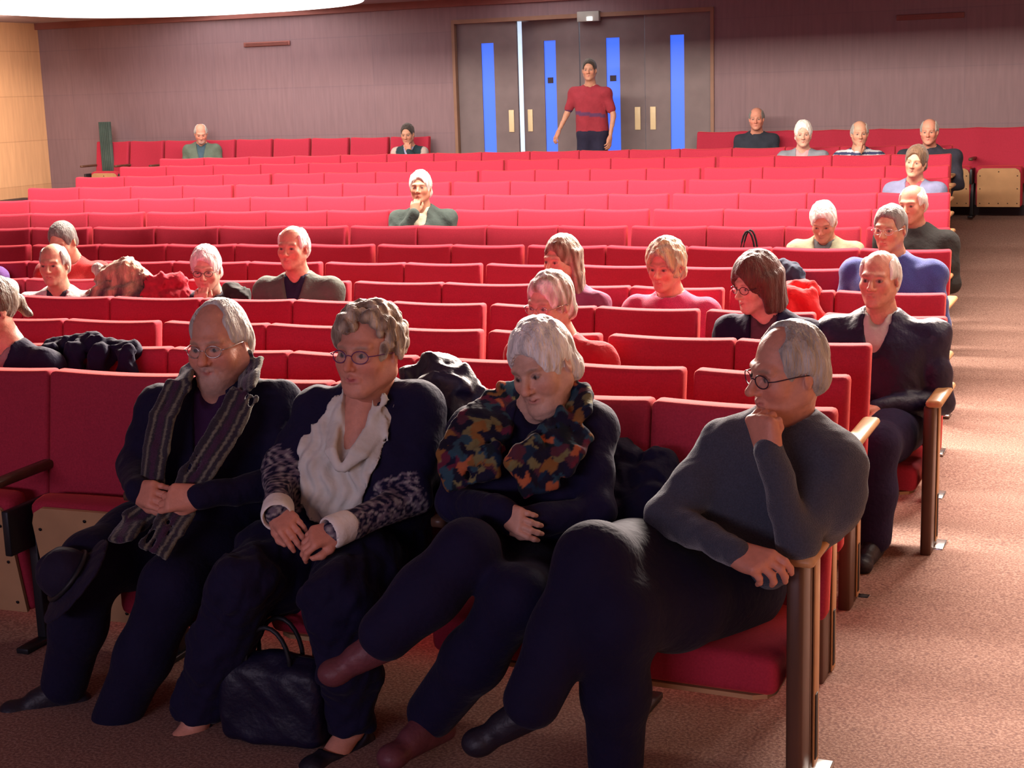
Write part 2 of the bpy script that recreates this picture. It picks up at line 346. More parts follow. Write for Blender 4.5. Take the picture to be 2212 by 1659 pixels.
# ---------------------------------------------------------------- people: heads, hands, clothed bodies
def C3(*c): return np.array(c, np.float32)
SK = dict(pale=C3(.62, .36, .27), mid=C3(.55, .29, .20), ruddy=C3(.60, .27, .19), tan=C3(.46, .23, .15), dark=C3(.28, .13, .09))
def gauss(V, c, r):
    c = np.array(c); r = np.array(r); return np.exp(-(((V - c) / r) ** 2).sum(1))
def head_parts(res, skin=SK['mid'], jaw=1.0, fat=0.0, nose=1.0, beard=None, hair=None, hcol=C3(.5, .48, .45), hcol2=None, brow=C3(.25, .17, .12), lips=C3(.50, .16, .14), seed=1, neck=.058, far=False, old=.5, neckp=(0, .05, -.17)):
    f = F((-.13, -.155, -.26), (.13, .165, .165), res)
    f.ell((0, .018, .036), (.076, .096, .088), k=.02)
    f.ell((0, -.028, -.03), (.060 + .006 * fat, .066, .082), k=.03)
    for s in (-1, 1):
        f.cone((s * .052 * jaw, .005, -.050), (s * .018 * jaw, -.070, -.094), .020 + .012 * fat, .014 + .006 * fat, k=.03)
        f.ell((s * .040, -.058, -.022 - .006 * fat), (.023 + .008 * fat, .022 + .006 * fat, .024 + .008 * fat), k=.025)
        f.cone((s * .012, -.084, .026), (s * .042, -.072, .026), .011, .010, k=.016)
    f.ell((0, -.076, -.099), (.021 * jaw, .016, .016), k=.018)
    if fat > .3: f.ell((0, -.035, -.112), (.045, .05, .03 * fat), k=.03)
    # neck
    f.cone((0, .020, -.05), neckp, neck, neck + .006, k=.035)
    f.cone((0, -.03, -.10), (0, neckp[1] - .045, neckp[2] + .01), .022, .026, k=.04)
    f.cone(neckp, (neckp[0], neckp[1] + .005, neckp[2] - .05), neck + .008, neck + .016, k=.02)
    for s in (-1, 1): f.ell((s * .031, -.092, .003), (.017, .014, .012), k=.014, mode='cut')
    for s in (-1, 1): f.ell((s * .031, -.075, .003), (.0155, .0125, .0125), k=.006)
    n = nose
    f.cone((0, -.086, .014), (0, -.108 - .004 * n, -.024), .008, .0105 * n, k=.012)
    f.ell((0, -.110 - .003 * n, -.030), (.012 * n, .011 * n, .010), k=.008)
    for s in (-1, 1): f.ell((s * .0125 * n, -.098, -.033), (.0085, .010, .008), k=.006)
    f.cone((-.021, -.084, -.061), (0, -.094, -.058), .0055, .0068, k=.008).cone((.021, -.084, -.061), (0, -.094, -.058), .0055, .0068, k=.008)
    f.cone((-.017, -.084, -.068), (.017, -.084, -.068), .0068, .0068, k=.008).ell((0, -.088, -.068), (.014, .007, .006), k=.006)
    f.cone((-.022, -.092, -.0635), (.022, -.092, -.0635), .0022, k=.004, mode='cut')
    if not far:   # folds from nose to mouth
        for s in (-1, 1): f.cone((s * .022, -.098, -.036), (s * .034, -.084, -.064), .003, .002, k=.008, mode='cut')
    for s in (-1, 1):
        R = R3(-.2, 0, s * .35)
        f.ell((s * .078, .016, -.004), (.007, .019, .031), R, k=.008)
        if not far: f.ell((s * .086, .010, .000), (.005, .009, .017), R, k=.006, mode='cut')
    if beard is not None:
        f.ell((0, -.060, -.086), (.042, .034, .028), k=.014)
        f.noise(.0006, 260, seed)
    if not far: f.noise(.0009 * old * 2, 95, seed + 1)
    V, Q = f.get(1)
    C = np.tile(skin, (len(V), 1)).astype(np.float64)
    def mix(wt, col, amt=1.0):
        nonlocal C
        wt = np.clip(wt, 0, 1)[:, None] * amt; C = C * (1 - wt) + np.array(col) * wt
    front = V[:, 1] < -.045
    red = gauss(V, (0, -.11, -.028), (.022, .03, .018)) + gauss(V, (.042, -.08, -.03), (.024, .04, .024)) + gauss(V, (-.042, -.08, -.03), (.024, .04, .024))
    mix(red, skin * np.array([1.05, .72, .68]), .6)
    mix(gauss(V, (0, -.095, -.063), (.019, .02, .008)) * 1.3 * front, lips, .75)
    for s in (-1, 1):
        mix(np.exp(-(((V[:, 0] - s * .032) / .019) ** 2) - ((V[:, 2] - .027 + .15 * np.abs(np.abs(V[:, 0]) - .03)) / .0045) ** 2) * front * 1.3, brow, .75)
        e = (((V[:, 0] - s * .031) / .0135) ** 2 + ((V[:, 2] - .002) / .0045) ** 2) < 1
        lid = (((V[:, 0] - s * .031) / .0165) ** 2 + ((V[:, 2] - .005) / .0085) ** 2) < 1
        C[lid & front] = skin * .62
        C[e & front] = (.27, .21, .19)
        C[(((V[:, 0] - s * .031) ** 2 + (V[:, 2] - .003) ** 2) < .0062 ** 2) & front] = (.035, .025, .025)
    if beard is not None:
        b = np.clip(gauss(V, (0, -.070, -.100), (.050, .06, .036)) * 2.2, 0, 1) + np.clip(gauss(V, (0, -.1, -.050), (.026, .03, .008)) * 1.4, 0, 1)
        m = gauss(V, (0, -.095, -.064), (.018, .02, .007)) > .5
        b[m] = 0; mix(b * (V[:, 1] < .0) * (.75 + .25 * np.sin(V[:, 0] * 900) * np.sin(V[:, 2] * 800)), beard, .62)
    skull = (V, Q, C)
    out = None
    if hair:
        rs = res; h = F((-.16, -.16, -.36), (.16, .19, .19), rs); rnd = random.Random(seed)
        def cap(t, top=.0, back=0):
            h.ell((0, .018, .036), (.076 + t, .096 + t + back, .088 + t + top), k=.01)
        face = [((0, -.135, -.03), (.078, .085, .115))]
        if hair == 'short':
            cap(.010, .004); h.ell((0, .05, -.02), (.078, .062, .07), k=.02)
            h.ell((0, -.115, -.005), (.080, .092, .096), k=.02, mode='cut'); h.box((0, .02, -.16), (.2, .2, .10), k=.01, mode='cut')
            for s in (-1, 1): h.ell((s * .085, -.002, -.03), (.03, .034, .05), k=.012, mode='cut')
        elif hair in ('receding', 'fringe'):
            cap(.008, .000); h.ell((0, .055, -.02), (.080, .060, .066), k=.02)
            for s in (-1, 1):
                h.ell((s * .072, .030, .012), (.018, .042, .046), k=.015)
            if hair == 'receding':
                h.ell((0, -.035, .125), (.070, .12, .075), k=.012, mode='cut'); h.ell((0, -.125, .03), (.080, .125, .12), k=.02, mode='cut')
            else: h.ell((0, -.115, .035), (.078, .098, .092), k=.02, mode='cut'); h.ell((0, -.06, .10), (.05, .06, .04), k=.02, mode='cut'); h.box((0, .02, -.16), (.2, .2, .09), k=.01, mode='cut')
            for s in (-1, 1): h.ell((s * .088, -.006, -.03), (.03, .030, .040), k=.012, mode='cut')
        elif hair == 'curly':
            for i in range(300):
                a = rnd.uniform(0, 2 * PI); zz = rnd.uniform(-.55, 1); q = math.sqrt(max(0, 1 - zz * zz))
                p = np.array([.086 * q * math.cos(a), .018 + .104 * q * math.sin(a), .042 + .094 * zz])
                if p[1] < -.045 and p[2] < .075: continue
                h.ell(p, np.array([1, 1, 1]) * rnd.uniform(.013, .021), k=.005)
            h.ell((0, -.125, -.03), (.068, .08, .105), k=.012, mode='cut'); h.box((0, -.03, -.16), (.2, .11, .10), k=.01, mode='cut')
            for s in (-1, 1): h.ell((s * .092, -.012, -.012), (.022, .024, .032), k=.01, mode='cut')
        elif hair in ('crop', 'fluffy'):
            t = .014 if hair == 'crop' else .026
            cap(t, t * .5); h.ell((0, .06, -.035), (.080 + t * .4, .055 + t * .4, .065), k=.02)
            h.ell((0, -.118, -.018), (.071, .088, .108), k=.014, mode='cut'); h.box((0, .0, -.175), (.2, .2, .09), k=.01, mode='cut')
            for s in (-1, 1): h.ell((s * .094, -.008, -.022), (.020, .024, .032), k=.012, mode='cut')
        elif hair == 'bob':
            cap(.022, .01, .008)
            for i in range(14):
                a = PI * (-.12 + 1.24 * i / 13); x, y = .088 * math.cos(a), .020 + .098 * math.sin(a)
                h.cone((x, y, .03), (x * 1.03, y * 1.02, -.10 - rnd.uniform(0, .02)), .026, .019, k=.02)
            h.ell((0, -.118, -.035), (.064, .085, .106), k=.012, mode='cut')
        elif hair == 'long':
            cap(.012, .006)
            for i in range(16):
                a = PI * (-.04 + 1.08 * i / 15); x, y = .080 * math.cos(a), .022 + .088 * math.sin(a)
                h.poly([(x, y, .04), (x * 1.04, y, -.08), (x * 1.05, y * .8 + .01, -.18), (x * 1.0 + rnd.uniform(-.01, .01), y * .6 - .0, -.30 + rnd.uniform(0, .03))], [.022, .019, .019, .012], k=.014)
            h.ell((0, -.130, -.02), (.068, .095, .108), k=.012, mode='cut')
        elif hair == 'bun':
            cap(.012, .004); h.ell((0, .125, .01), (.032, .03, .035), k=.02)
            h.poly([(0, .13, 0), (.03, .15, -.05), (.05, .16, -.08)], [.025, .014, .006])
            h.ell((0, -.125, -.02), (.072, .095, .102), k=.012, mode='cut'); h.box((0, .02, -.15), (.2, .2, .09), k=.01, mode='cut')
        amp = {'curly': .004, 'fluffy': .005, 'crop': .0035, 'bob': .003, 'long': .003}.get(hair, .0028)
        h.noise(amp, 60, seed, (1, 1, .45)).noise(amp * .45, 190, seed + 5, (1, 1, .35))
        HV, HQ = h.get(1 if not far else 0)
        HC = np.tile(hcol, (len(HV), 1)).astype(np.float64)
        if hcol2 is not None:
            t = .5 + .5 * np.sin(HV[:, 0] * 90 + 3 * np.sin(HV[:, 1] * 70) + HV[:, 2] * 30); HC = HC * (1 - t[:, None]) + np.array(hcol2) * t[:, None]
        out = (HV, HQ, HC)
    return skull, out
def hand_mesh(res, wrist, direction, back, side, curl=((20, 35, 20),) * 4, thumb=.5, scale=1.0, spread=.04, skin=SK['mid'], fore=.015):
    """direction = towards the fingers, back = normal of the back of the hand, side = +1/-1 puts the thumb at local +x/-x"""
    d = np.array(direction, float); d /= np.linalg.norm(d); b = np.array(back, float); b -= d * (b @ d); b /= np.linalg.norm(b); x = np.cross(d, b)
    f = F((-.085, -.08, -.105), (.085, .21, .05), res)
    f.cone((0, -fore, 0), (0, .0, 0), .026, .024, k=.02)
    for i in range(4):
        xi = side * (.028 - .0187 * i); f.cone((xi * .6, .004, 0), (xi, .078 - .003 * i * i * .6, 0), .0155, .0125, k=.016)
    f.ell((side * .022, .030, -.012), (.018, .030, .014), k=.015).ell((-side * .020, .035, -.010), (.015, .032, .012), k=.015)
    L = (.071, .079, .074, .058)
    for i in range(4):
        xi = side * (.030 - .0198 * i); p = np.array([xi, .080 - .0025 * i * i, 0.]); ang = 0; sp = side * spread * (1.5 - i)
        pts = [p]; seg = (.46, .30, .24)
        for j in range(3):
            ang += math.radians(curl[i][j]); p = p + L[i] * seg[j] * np.array([math.sin(sp) * math.cos(ang), math.cos(sp) * math.cos(ang), -math.sin(ang)]); pts.append(p)
        f.poly(pts, [.0102, .0092, .0084, .0072] if i < 3 else [.0090, .0080, .0073, .0064], k=.0045)
    t = thumb; f.poly([(side * .020, .012, -.008), (side * (.036 + .012 * t), .040, -.016 - .01 * (1 - t)), (side * (.036 + .030 * t), .068, -.020 - .018 * (1 - t)), (side * (.030 + .038 * t), .092, -.024 - .018 * (1 - t))], [.016, .0128, .0112, .0088], k=.009)
    V, Q = f.get(1)
    C = np.tile(skin * np.array([1.0, .93, .92]), (len(V), 1))
    Rm = np.stack([x, d, b], 1)
    return (V * scale) @ Rm.T + np.array(wrist), Q, C
def glasses(parent, R, t, base, m, lens=True, big=1.0, wide=1.0):
    def T(p): return Vector((R @ np.array(p, float) + t - base).tolist())
    bm = bmesh.new(); rx, rz = .0235 * big, .0175 * big; ey = -.101
    for s in (-1, 1):
        tube_bm(bm, [T((s * .033 * wide + rx * math.cos(a), ey + .010 * (abs(s * .033 + rx * math.cos(a)) / .056) ** 2, .001 + rz * math.sin(a))) for a in [2 * PI * i / 20 for i in range(20)]], .0016, 6, True)
        tube_bm(bm, [T((s * (.033 * wide + rx), ey + .010, .004)), T((s * .072, ey + .020, .006)), T((s * .082, -.02, .006)), T((s * .084, .02, .002))], .0016, 6)
    tube_bm(bm, [T((-.010, ey, .004)), T((0, ey - .003, .007)), T((.010, ey, .004))], .0015, 6)
    bmesh.ops.recalc_face_normals(bm, faces=bm.faces[:])
    g = link('glasses', bm_mesh(bm, 'glasses', True), m, parent)
    if lens:
        for s in (-1, 1):
            bm = bmesh.new(); a_ = []; b_ = []
            for i in range(20):
                a = 2 * PI * i / 20; q = (s * .033 * wide + rx * .97 * math.cos(a), ey + .010 * (abs(s * .033 + rx * math.cos(a)) / .056) ** 2, .001 + rz * .97 * math.sin(a))
                a_.append(bm.verts.new(T(q))); b_.append(bm.verts.new(T((q[0], q[1] + .0015, q[2]))))
            bm.faces.new(a_); bm.faces.new(b_[::-1])
            for i in range(20): bm.faces.new((a_[i], b_[i], b_[(i + 1) % 20], a_[(i + 1) % 20]))
            link('lens', bm_mesh(bm, 'lens'), M['lens'], g)
    return g
def facing(Hc, psi):
    """unit vector that is turned psi degrees towards picture-left from looking straight at the camera"""
    c = np.array([CX - Hc[0], -Hc[1]]); a = math.atan2(c[1], c[0]) - math.radians(psi); return np.array([math.cos(a), math.sin(a), 0.])
def rot_face(fv, pitch=0, roll=0):
    yaw = math.atan2(fv[1], fv[0]) + PI / 2
    return np.array(Matrix.Rotation(yaw, 3, 'Z') @ Matrix.Rotation(math.radians(pitch), 3, 'X') @ Matrix.Rotation(math.radians(roll), 3, 'Y'))
def obj_np(name, parts, m, parent, base):
    V, Q, C = join(parts) if isinstance(parts, list) else parts
    return link(name, mesh_np(name, V - base, Q, C), M[m] if isinstance(m, str) else m, parent)
def seated(label, Hc, fz, row=None, psi=20, pitch=0, roll=0, body=None, head={}, top=C3(.1, .1, .1), topm='cloth', topname='jacket', under=None, vopen=0.0, wd=1.0, arms='lap', J=None,
           trousers=C3(.02, .015, .05), res=.012, hres=.006, collar=None, gl=None, nose_l=None, sleeve=1.0, shoe=C3(.012, .01, .02), topfn=None, bust=0, belly=0, legs=True, group=None, shw=.185, foldamp=.006, legw=1.0, bare=False, hs=1.0, vskin=False):
    Hc = np.array(Hc, float); J = dict(J or {}); ff = facing(Hc, psi); Rh = rot_face(ff, pitch, roll) * hs
    if body is None: body = psi * .5 + 8
    bf = facing(Hc, body); lat = np.array([-bf[1], bf[0], 0]); up = np.array([0, 0, 1.])
    if row is not None:
        rr = row_rho(row) - .20; a = math.atan2(Hc[0], Hc[1] - YC); hip0 = np.array([rr * math.sin(a), YC + rr * math.cos(a), fz + .49])
    else: hip0 = np.array([Hc[0], Hc[1] + .08, fz + .52])
    hip = np.array(J.get('hip', hip0)); base = np.array([hip[0], hip[1], fz])
    neck = np.array(J.get('neck', Hc + Rh @ np.array((0, .055, -.13)) + np.array([0, 0, -.03])))
    Cc = neck - up * .045 + (hip - neck) * .02
    def g(n, dflt): return np.array(J[n], float) if n in J else dflt
    sh = [g('shL', Cc - lat * shw * wd - up * .035), g('shR', Cc + lat * shw * wd - up * .035)]
    lap = hip + bf * .22 + up * .13
    el = []; wr = []
    for i, s in enumerate((-1, 1)):
        nm = 'LR'[i]
        if arms == 'crossed': e = sh[i] + lat * s * .05 + bf * .10 - up * .26; wv = Cc + bf * .24 - up * .30 - lat * s * .10
        elif arms == 'chin' and s == -1: e = sh[i] + lat * s * .04 + bf * .17 - up * .24; wv = Hc + Rh @ np.array((-.03, -.12, -.19))
        elif arms == 'chinR' and s == 1: e = sh[i] + lat * s * .04 + bf * .17 - up * .24; wv = Hc + Rh @ np.array((.03, -.12, -.19))
        elif arms == 'down': e = sh[i] + lat * s * .04 - up * .30; wv = e - up * .22 + bf * .10
        else: e = sh[i] + lat * s * .055 + bf * .05 - up * .27; wv = lap + lat * s * .06
        el.append(g('el' + nm, e)); wr.append(g('wr' + nm, wv))
    kn = [g('knL', hip + bf * .42 - lat * .12 + up * .02), g('knR', hip + bf * .42 + lat * .12 + up * .02)]
    an = [g('anL', np.array([*(kn[0] + bf * .03)[:2], fz + .11])), g('anR', np.array([*(kn[1] + bf * .03)[:2], fz + .11]))]
    E = empty('person', base.tolist())
    tag(E, label, 'person', group)
    far = hres > .0055
    hd = dict(head); hd.setdefault('seed', sum(map(ord, label)) % 97)
    npl = Rh.T @ (neck - Hc) / hs ** 2; hd['neckp'] = tuple(npl)
    skull, hair = head_parts(hres, far=far, **hd)
    skin = hd.get('skin', SK['mid'])
    bodyparts = [(skull[0] @ Rh.T + Hc, skull[1], skull[2])]
    # core of the body inside the clothes
    chest = [Cc - lat * .085 * wd - up * .13, Cc + lat * .085 * wd - up * .13]
    hp = [hip - lat * .085 * wd, hip + lat * .085 * wd]
    allp = np.array([neck, hip, *sh, *el, *wr, *kn, *an]); lo = allp.min(0) - .16; hi = allp.max(0) + .16
    c = F(lo, hi, max(res * 1.6, .014))
    for i in (0, 1):
        c.cone(chest[i], hp[i] + up * .04, .085 * wd, .09 * wd, k=.05); c.cone(neck, sh[i], .045, .045, k=.03); c.cone(sh[i], chest[i], .05, .07, k=.04)
        c.poly([sh[i], el[i], wr[i]], [.045, .036, .026], k=.02)
        c.poly([hp[i], kn[i], an[i]], [.08 * wd, .055, .038], k=.03)
        if bare: fd_ = np.array(J.get('ftL' if i == 0 else 'ftR', bf)); fd_ = fd_ / np.linalg.norm(fd_); c.poly([an[i], an[i] + fd_ * .06 - up * .045, an[i] + fd_ * .15 - up * .07], [.038, .034, .024], k=.02)
    c.cone(neck + up * .05, Cc, .05, .07, k=.03)
    if vskin: c.cone(neck + bf * .04 - up * .02, Cc + bf * .10 - up * .09, .060, .055, k=.04)
    V, Q = c.get(1); bodyparts.append((V, Q, skin))
    for i, s in enumerate((-1, 1)):
        nm = 'LR'[i]; hs = J.get('hand' + nm, {})
        if hs is None: continue
        dv = wr[i] - el[i]; dv = dv / np.linalg.norm(dv); dirv = np.array(hs.get('dir', dv + (bf * .1 if arms != 'chin' else 0))); back = np.array(hs.get('back', up * .8 - lat * s * .2 + bf * .3))
        if (arms == 'chin' and s == -1) or (arms == 'chinR' and s == 1): dirv = Hc + Rh @ np.array((s * .02, -.10, -.09)) - wr[i]; back = bf - up * .1
        # thumb of the left-in-picture (right) hand points inward
        bodyparts.append(hand_mesh(max(hres * .9, .003), wr[i], dirv, back, hs.get('side', -s), hs.get('curl', ((25, 35, 25),) * 4), hs.get('thumb', .5), hs.get('scale', 1.0), hs.get('spread', .04), skin))
    obj_np('body', bodyparts, 'skin', E, base)
    if hair: obj_np('hair', (hair[0] @ Rh.T + Hc, hair[1], hair[2]), 'hair', E, base)
    # top garment
    lo2 = np.min([neck, *sh, *el, *wr, hip], 0) - .2; hi2 = np.max([neck, *sh, *el, *wr, hip], 0) + np.array([.2, .2, .12])
    def torso(T, e=0.0, armsin=True, sl=sleeve):
        for i in (0, 1):
            T.cone(chest[i] + bf * .01, hp[i] + up * .06, .118 * wd + e, .125 * wd + e, k=.07)
            T.cone(neck - up * .03 + (sh[i] - neck) * .25, sh[i], .058 + e, .062 + e, k=.05)
            T.cone(sh[i], chest[i], .068 + e, .10 * wd + e, k=.06)
            if bust: T.ell(chest[i] + bf * (.085 + .02 * bust) - up * .05, np.array([.075, .07, .075]) * (.8 + .3 * bust) + e, k=.06)
            if armsin:
                w_ = el[i] + (wr[i] - el[i]) * sl
                if sl < 0: T.poly([sh[i], sh[i] * .3 + el[i] * .7], [.060 + e, .056 + e], k=.03)
                else: T.poly([sh[i], sh[i] * .45 + el[i] * .55, el[i], w_], [.064 + e, .058 + e, .052 + e, .040 + e], k=.03)
        if belly: T.ell(hip + up * .17 + bf * .07, np.array([.17, .15, .16]) * (1 + .1 * belly) * wd + e, k=.08)
        T.cone(Cc, Cc + (hip - Cc) * .5, .10 * wd + e, .12 * wd + e, k=.06)
    T = F(lo2, hi2, res); torso(T)
    if topfn: topfn(T, dict(neck=neck, Cc=Cc, sh=sh, el=el, wr=wr, hip=hip, bf=bf, lat=lat, up=up, chest=chest, Hc=Hc, Rh=Rh, hp=hp))
    T.noise(foldamp, 16, hd['seed']).noise(foldamp * .5, 38, hd['seed'] + 3)
    # neck opening
    T.cone(neck - up * .035 + bf * .01, Hc + up * .02, .062, .09, k=.012, mode='cut')
    if vopen:
        T.cone(neck - up * .02 + bf * .07, Cc + bf * .19 - up * vopen, .060, .018, k=.012, mode='cut')
    if collar: T.poly([neck + lat * .070 - bf * .03 - up * .01, neck - bf * .075 + up * .012, neck - lat * .070 - bf * .03 - up * .01], .016, k=.012)
    # open sleeve ends
    V, Q = T.get(1); Ct = top(V) if callable(top) else np.tile(top, (len(V), 1))
    obj_np(topname, (V, Q, Ct), topm, E, base)
    if under is not None:
        U = F(lo2, hi2, res); torso(U, -.013, False)
        U.cone(neck + bf * .01, Hc + up * .0, .056, .075, k=.006, mode='cut'); U.cone(neck + bf * .07, Cc + bf * .20 - up * .03, .034, .010, k=.006, mode='cut')
        for s in (-1, 1): U.poly([neck + lat * s * .062 - bf * .01 + up * .005, neck + lat * s * .04 + bf * .06 - up * .035, neck + lat * s * .02 + bf * .095 - up * .07], [.012, .013, .010], k=.008)
        V, Q = U.get(1); obj_np('shirt', (V, Q, np.tile(under, (len(V), 1))), 'cloth', E, base)
    if legs:
        L = F(np.min([*hp, *kn, *an], 0) - .18, np.max([*hp, *kn, *an], 0) + .18, res)
        for i in (0, 1): L.poly([hp[i] + up * .01, hp[i] * .45 + kn[i] * .55, kn[i], kn[i] * .5 + an[i] * .5, an[i] + up * .01], [.118 * wd * legw, .100 * wd * legw, .084 * legw, .082, .074], k=.05)
        L.cone(hp[0] + up * .05, hp[1] + up * .05, .115 * wd, k=.05)
        if bare:
            for i in (0, 1): L.plane(an[i] + up * .035, -up if 0 else (0, 0, -1), .004) if i == 0 else None; L.noise(.007, 15, 4, (1, 1, .6)).noise(.004, 36, 9)
        V, Q = L.get(1); obj_np('trousers', (V, Q, np.tile(trousers, (len(V), 1))), 'cloth', E, base)
        for i in (0, 1):
            fd = np.array(J.get('ftL' if i == 0 else 'ftR', bf)); fd = fd / np.linalg.norm(fd); a = an[i]
            Sh = F(a - .24, a + .26, max(res * .8, .006)); toe = a + fd * .165 - up * (.065 if abs(fd[2]) < .2 else .02); heel = a - fd * .045 - up * .06
            if abs(fd[2]) >= .2: heel = a - fd * .04 - up * .03
            Sh.cone(heel, toe, .034, .030, k=.03).cone(a - up * .01, a + (toe - a) * .55, .046, .034, k=.03).ell(toe, (.040, .040, .030), k=.03)
            if abs(fd[2]) < .2: Sh.plane((0, 0, a[2] - .11), (0, 0, -1), .004)
            if bare: Sh.ell(a + fd * .05 + up * .015, (.085, .085, .07), k=.01, mode='cut')
            V, Q = Sh.get(1); obj_np('shoe', (V, Q, np.tile(shoe, (len(V), 1))), 'leather', E, base)
    if gl: glasses(E, Rh, Hc, base, M[gl], lens=not far)
    return E, dict(neck=neck, Cc=Cc, sh=sh, el=el, wr=wr, hip=hip, bf=bf, lat=lat, up=up, chest=chest, Hc=Hc, Rh=Rh, hp=hp, kn=kn, an=an, base=base, res=res, torso=torso)
# ---------------------------------------------------------------- the room
XL, XR, YW, ZC = -13.95, 3.6, 17.0, 2.87
def st(name, *a, **k): o = box(name, *a, **k); o['kind'] = 'structure'; return o
def make_floor():
    bm = bmesh.new(); xs = np.linspace(XL - .3, XR + .3, 34); ys = np.linspace(-3.5, YW + 3.0, 60); g = []
    for y in ys: g.append([bm.verts.new((x, y, floor_z(x, y))) for x in xs])
    for a, b in zip(g, g[1:]):
        for i in range(len(xs) - 1): bm.faces.new((a[i], a[i + 1], b[i + 1], b[i]))
    o = link('floor', bm_mesh(bm, 'floor', True), M['carpet']); o['kind'] = 'structure'
    zs = [v.co.z for v in o.data.vertices]
    return o
make_floor()
DX0, DX1, DZ = -7.40, -4.03, 2.62          # door recess
def wall_back():
    bm = bmesh.new()
    bbox_bm(bm, (XL - .2, YW, -.4), (DX0, YW + .15, 3.6)); bbox_bm(bm, (DX1, YW, -.4), (XR + .2, YW + .15, 3.6)); bbox_bm(bm, (DX0, YW, DZ), (DX1, YW + .15, 3.6))
    o = link('wall_back', bm_mesh(bm, 'wall_back'), M['wallwood']); o['kind'] = 'structure'
wall_back()
st('wall_left', (XL - .15, -3.5, -.4), (XL, YW, 3.9), M['sidewood'])
st('wall_right', (XR, -3.5, -.4), (XR + .15, YW, 3.9), M['sidewood'])
st('baseboard_left', (XL, 4, -.3), (XL + .30, YW - .6, .46), M['base'])
st('baseboard_back', (DX1 + .03, YW - .03, .2), (XR, YW, .36), M['base'])
def ceiling():
    bm = bmesh.new(); prof = [(YW + .15, ZC), (12.3, ZC), (12.3, 3.45), (-3.5, 3.9)]; top = 4.1; n = []
    for x in (XL - .15, XR + .15): n.append([bm.verts.new((x, y, z)) for y, z in prof] + [bm.verts.new((x, -3.5, top)), bm.verts.new((x, YW + .15, top))])
    a, b = n; L = len(a); bm.faces.new(a); bm.faces.new(b[::-1])
    for i in range(L): bm.faces.new((a[i], b[i], b[(i + 1) % L], a[(i + 1) % L]))
    bmesh.ops.recalc_face_normals(bm, faces=bm.faces[:])
    o = link('ceiling', bm_mesh(bm, 'ceiling'), M['ceil']); o['kind'] = 'structure'
ceiling()
st('trim_1', (XL, YW - .06, ZC - .09), (DX1 + 7, YW, ZC), M['red_reflection_trim'])
# curved luminous ceiling cove, two panels
def cove(pts, label, holder):
    e = empty('ceiling_light', (sum(p[0] for p in pts) / len(pts), sum(p[1] for p in pts) / len(pts), ZC)); tag(e, label, 'ceiling light')
    L = e.location
    for nm, sc, z0, z1, m in (('diffuser', 1.0, -.035, -.005, M['white_em']), ('rim', 1.03, -.02, 0.0, M['ceil'])):
        bm = bmesh.new(); t = [bm.verts.new(((x - L[0]) * sc, (y - L[1]) * sc, z1)) for x, y in pts]; b = [bm.verts.new(((x - L[0]) * sc, (y - L[1]) * sc, z0)) for x, y in pts]
        bm.faces.new(t); bm.faces.new(b[::-1])
        for i in range(len(pts)): bm.faces.new((t[i], t[(i + 1) % len(pts)], b[(i + 1) % len(pts)], b[i]))
        bmesh.ops.recalc_face_normals(bm, faces=bm.faces[:]); link(nm, bm_mesh(bm, nm), m, e)
def csm(pts, n=4):
    for _ in range(n): pts = [q for a, b in zip(pts, pts[1:] + pts[:1]) for q in ((a[0] * .75 + b[0] * .25, a[1] * .75 + b[1] * .25), (a[0] * .25 + b[0] * .75, a[1] * .25 + b[1] * .75))]
    return pts
cove(csm([(-12.0, 12.6), (-12.3, 14.6), (-12.3, 15.9), (-11.7, 16.6), (-10.9, 16.95), (-9.7, 16.98), (-8.6, 16.6), (-7.9, 15.8), (-7.4, 14.6), (-7.6, 12.6)], 3), 'large curved ceiling light glowing white at the upper left', 0)
cove(csm([(-6.75, 16.2), (-6.85, 16.75), (-5.6, 16.8), (-5.0, 16.4), (-5.1, 15.8)], 2), 'small ceiling light above the blue striped doors', 1)
# double doors
def make_doors():
    fz = .26; W4 = (DX1 - DX0 - .08) / 4; top = DZ
    e = empty('door_frame', (DX0, YW, fz)); e['kind'] = 'structure'; e.name = 'trim_2'
    box('frame', (0, -.02, 0), (.04, .15, top - fz), M['doortrim'], e); box('frame', (DX1 - DX0 - .04, -.02, 0), (DX1 - DX0, .15, top - fz), M['doortrim'], e)
    box('frame', (.04, -.02, top - fz - .05), (DX1 - DX0 - .04, .15, top - fz), M['doortrim'], e)
    H = top - fz - .055
    for i in range(4):
        x0 = DX0 + .04 + W4 * i; left = i % 2 == 0
        hx = x0 if left else x0 + W4; d = empty('door_%d' % (i + 1), (hx, YW + .06, fz + .005)); d['kind'] = 'structure'
        s = 1 if left else -1
        g = .006; lo, hi = (g, W4 - g) if left else (-W4 + g, -g)
        sc = .42 * s * 1.0; sw = .085; z0, z1 = .35, 2.06
        bm = bmesh.new()
        for a, b, c, dd in ((lo, sc - sw, 0, H), (sc + sw, hi, 0, H), (sc - sw, sc + sw, 0, z0), (sc - sw, sc + sw, z1, H)):
            bbox_bm(bm, (a, -.02, c), (b, .02, dd))
        link('leaf', bm_mesh(bm, 'leaf'), M['door'], d)
        box('glass_stripe', (sc - sw, -.006, z0), (sc + sw, .006, z1), M['blue'], d)
        hxx = W4 * s - .10 * s
        pl = box('pull_plate', (hxx - .035, -.032, .97), (hxx + .035, -.021, 1.24), M['handle'], d, .004)
        if i in (1, 2): box('glass_sticker', (sc - .045, -.010, 1.55), (sc + .035, -.007, 1.62), M['base'], d)
        if i == 1: d.rotation_euler = (0, 0, math.radians(-9))
        if i == 2: d.rotation_euler = (0, 0, math.radians(1.5))
make_doors()
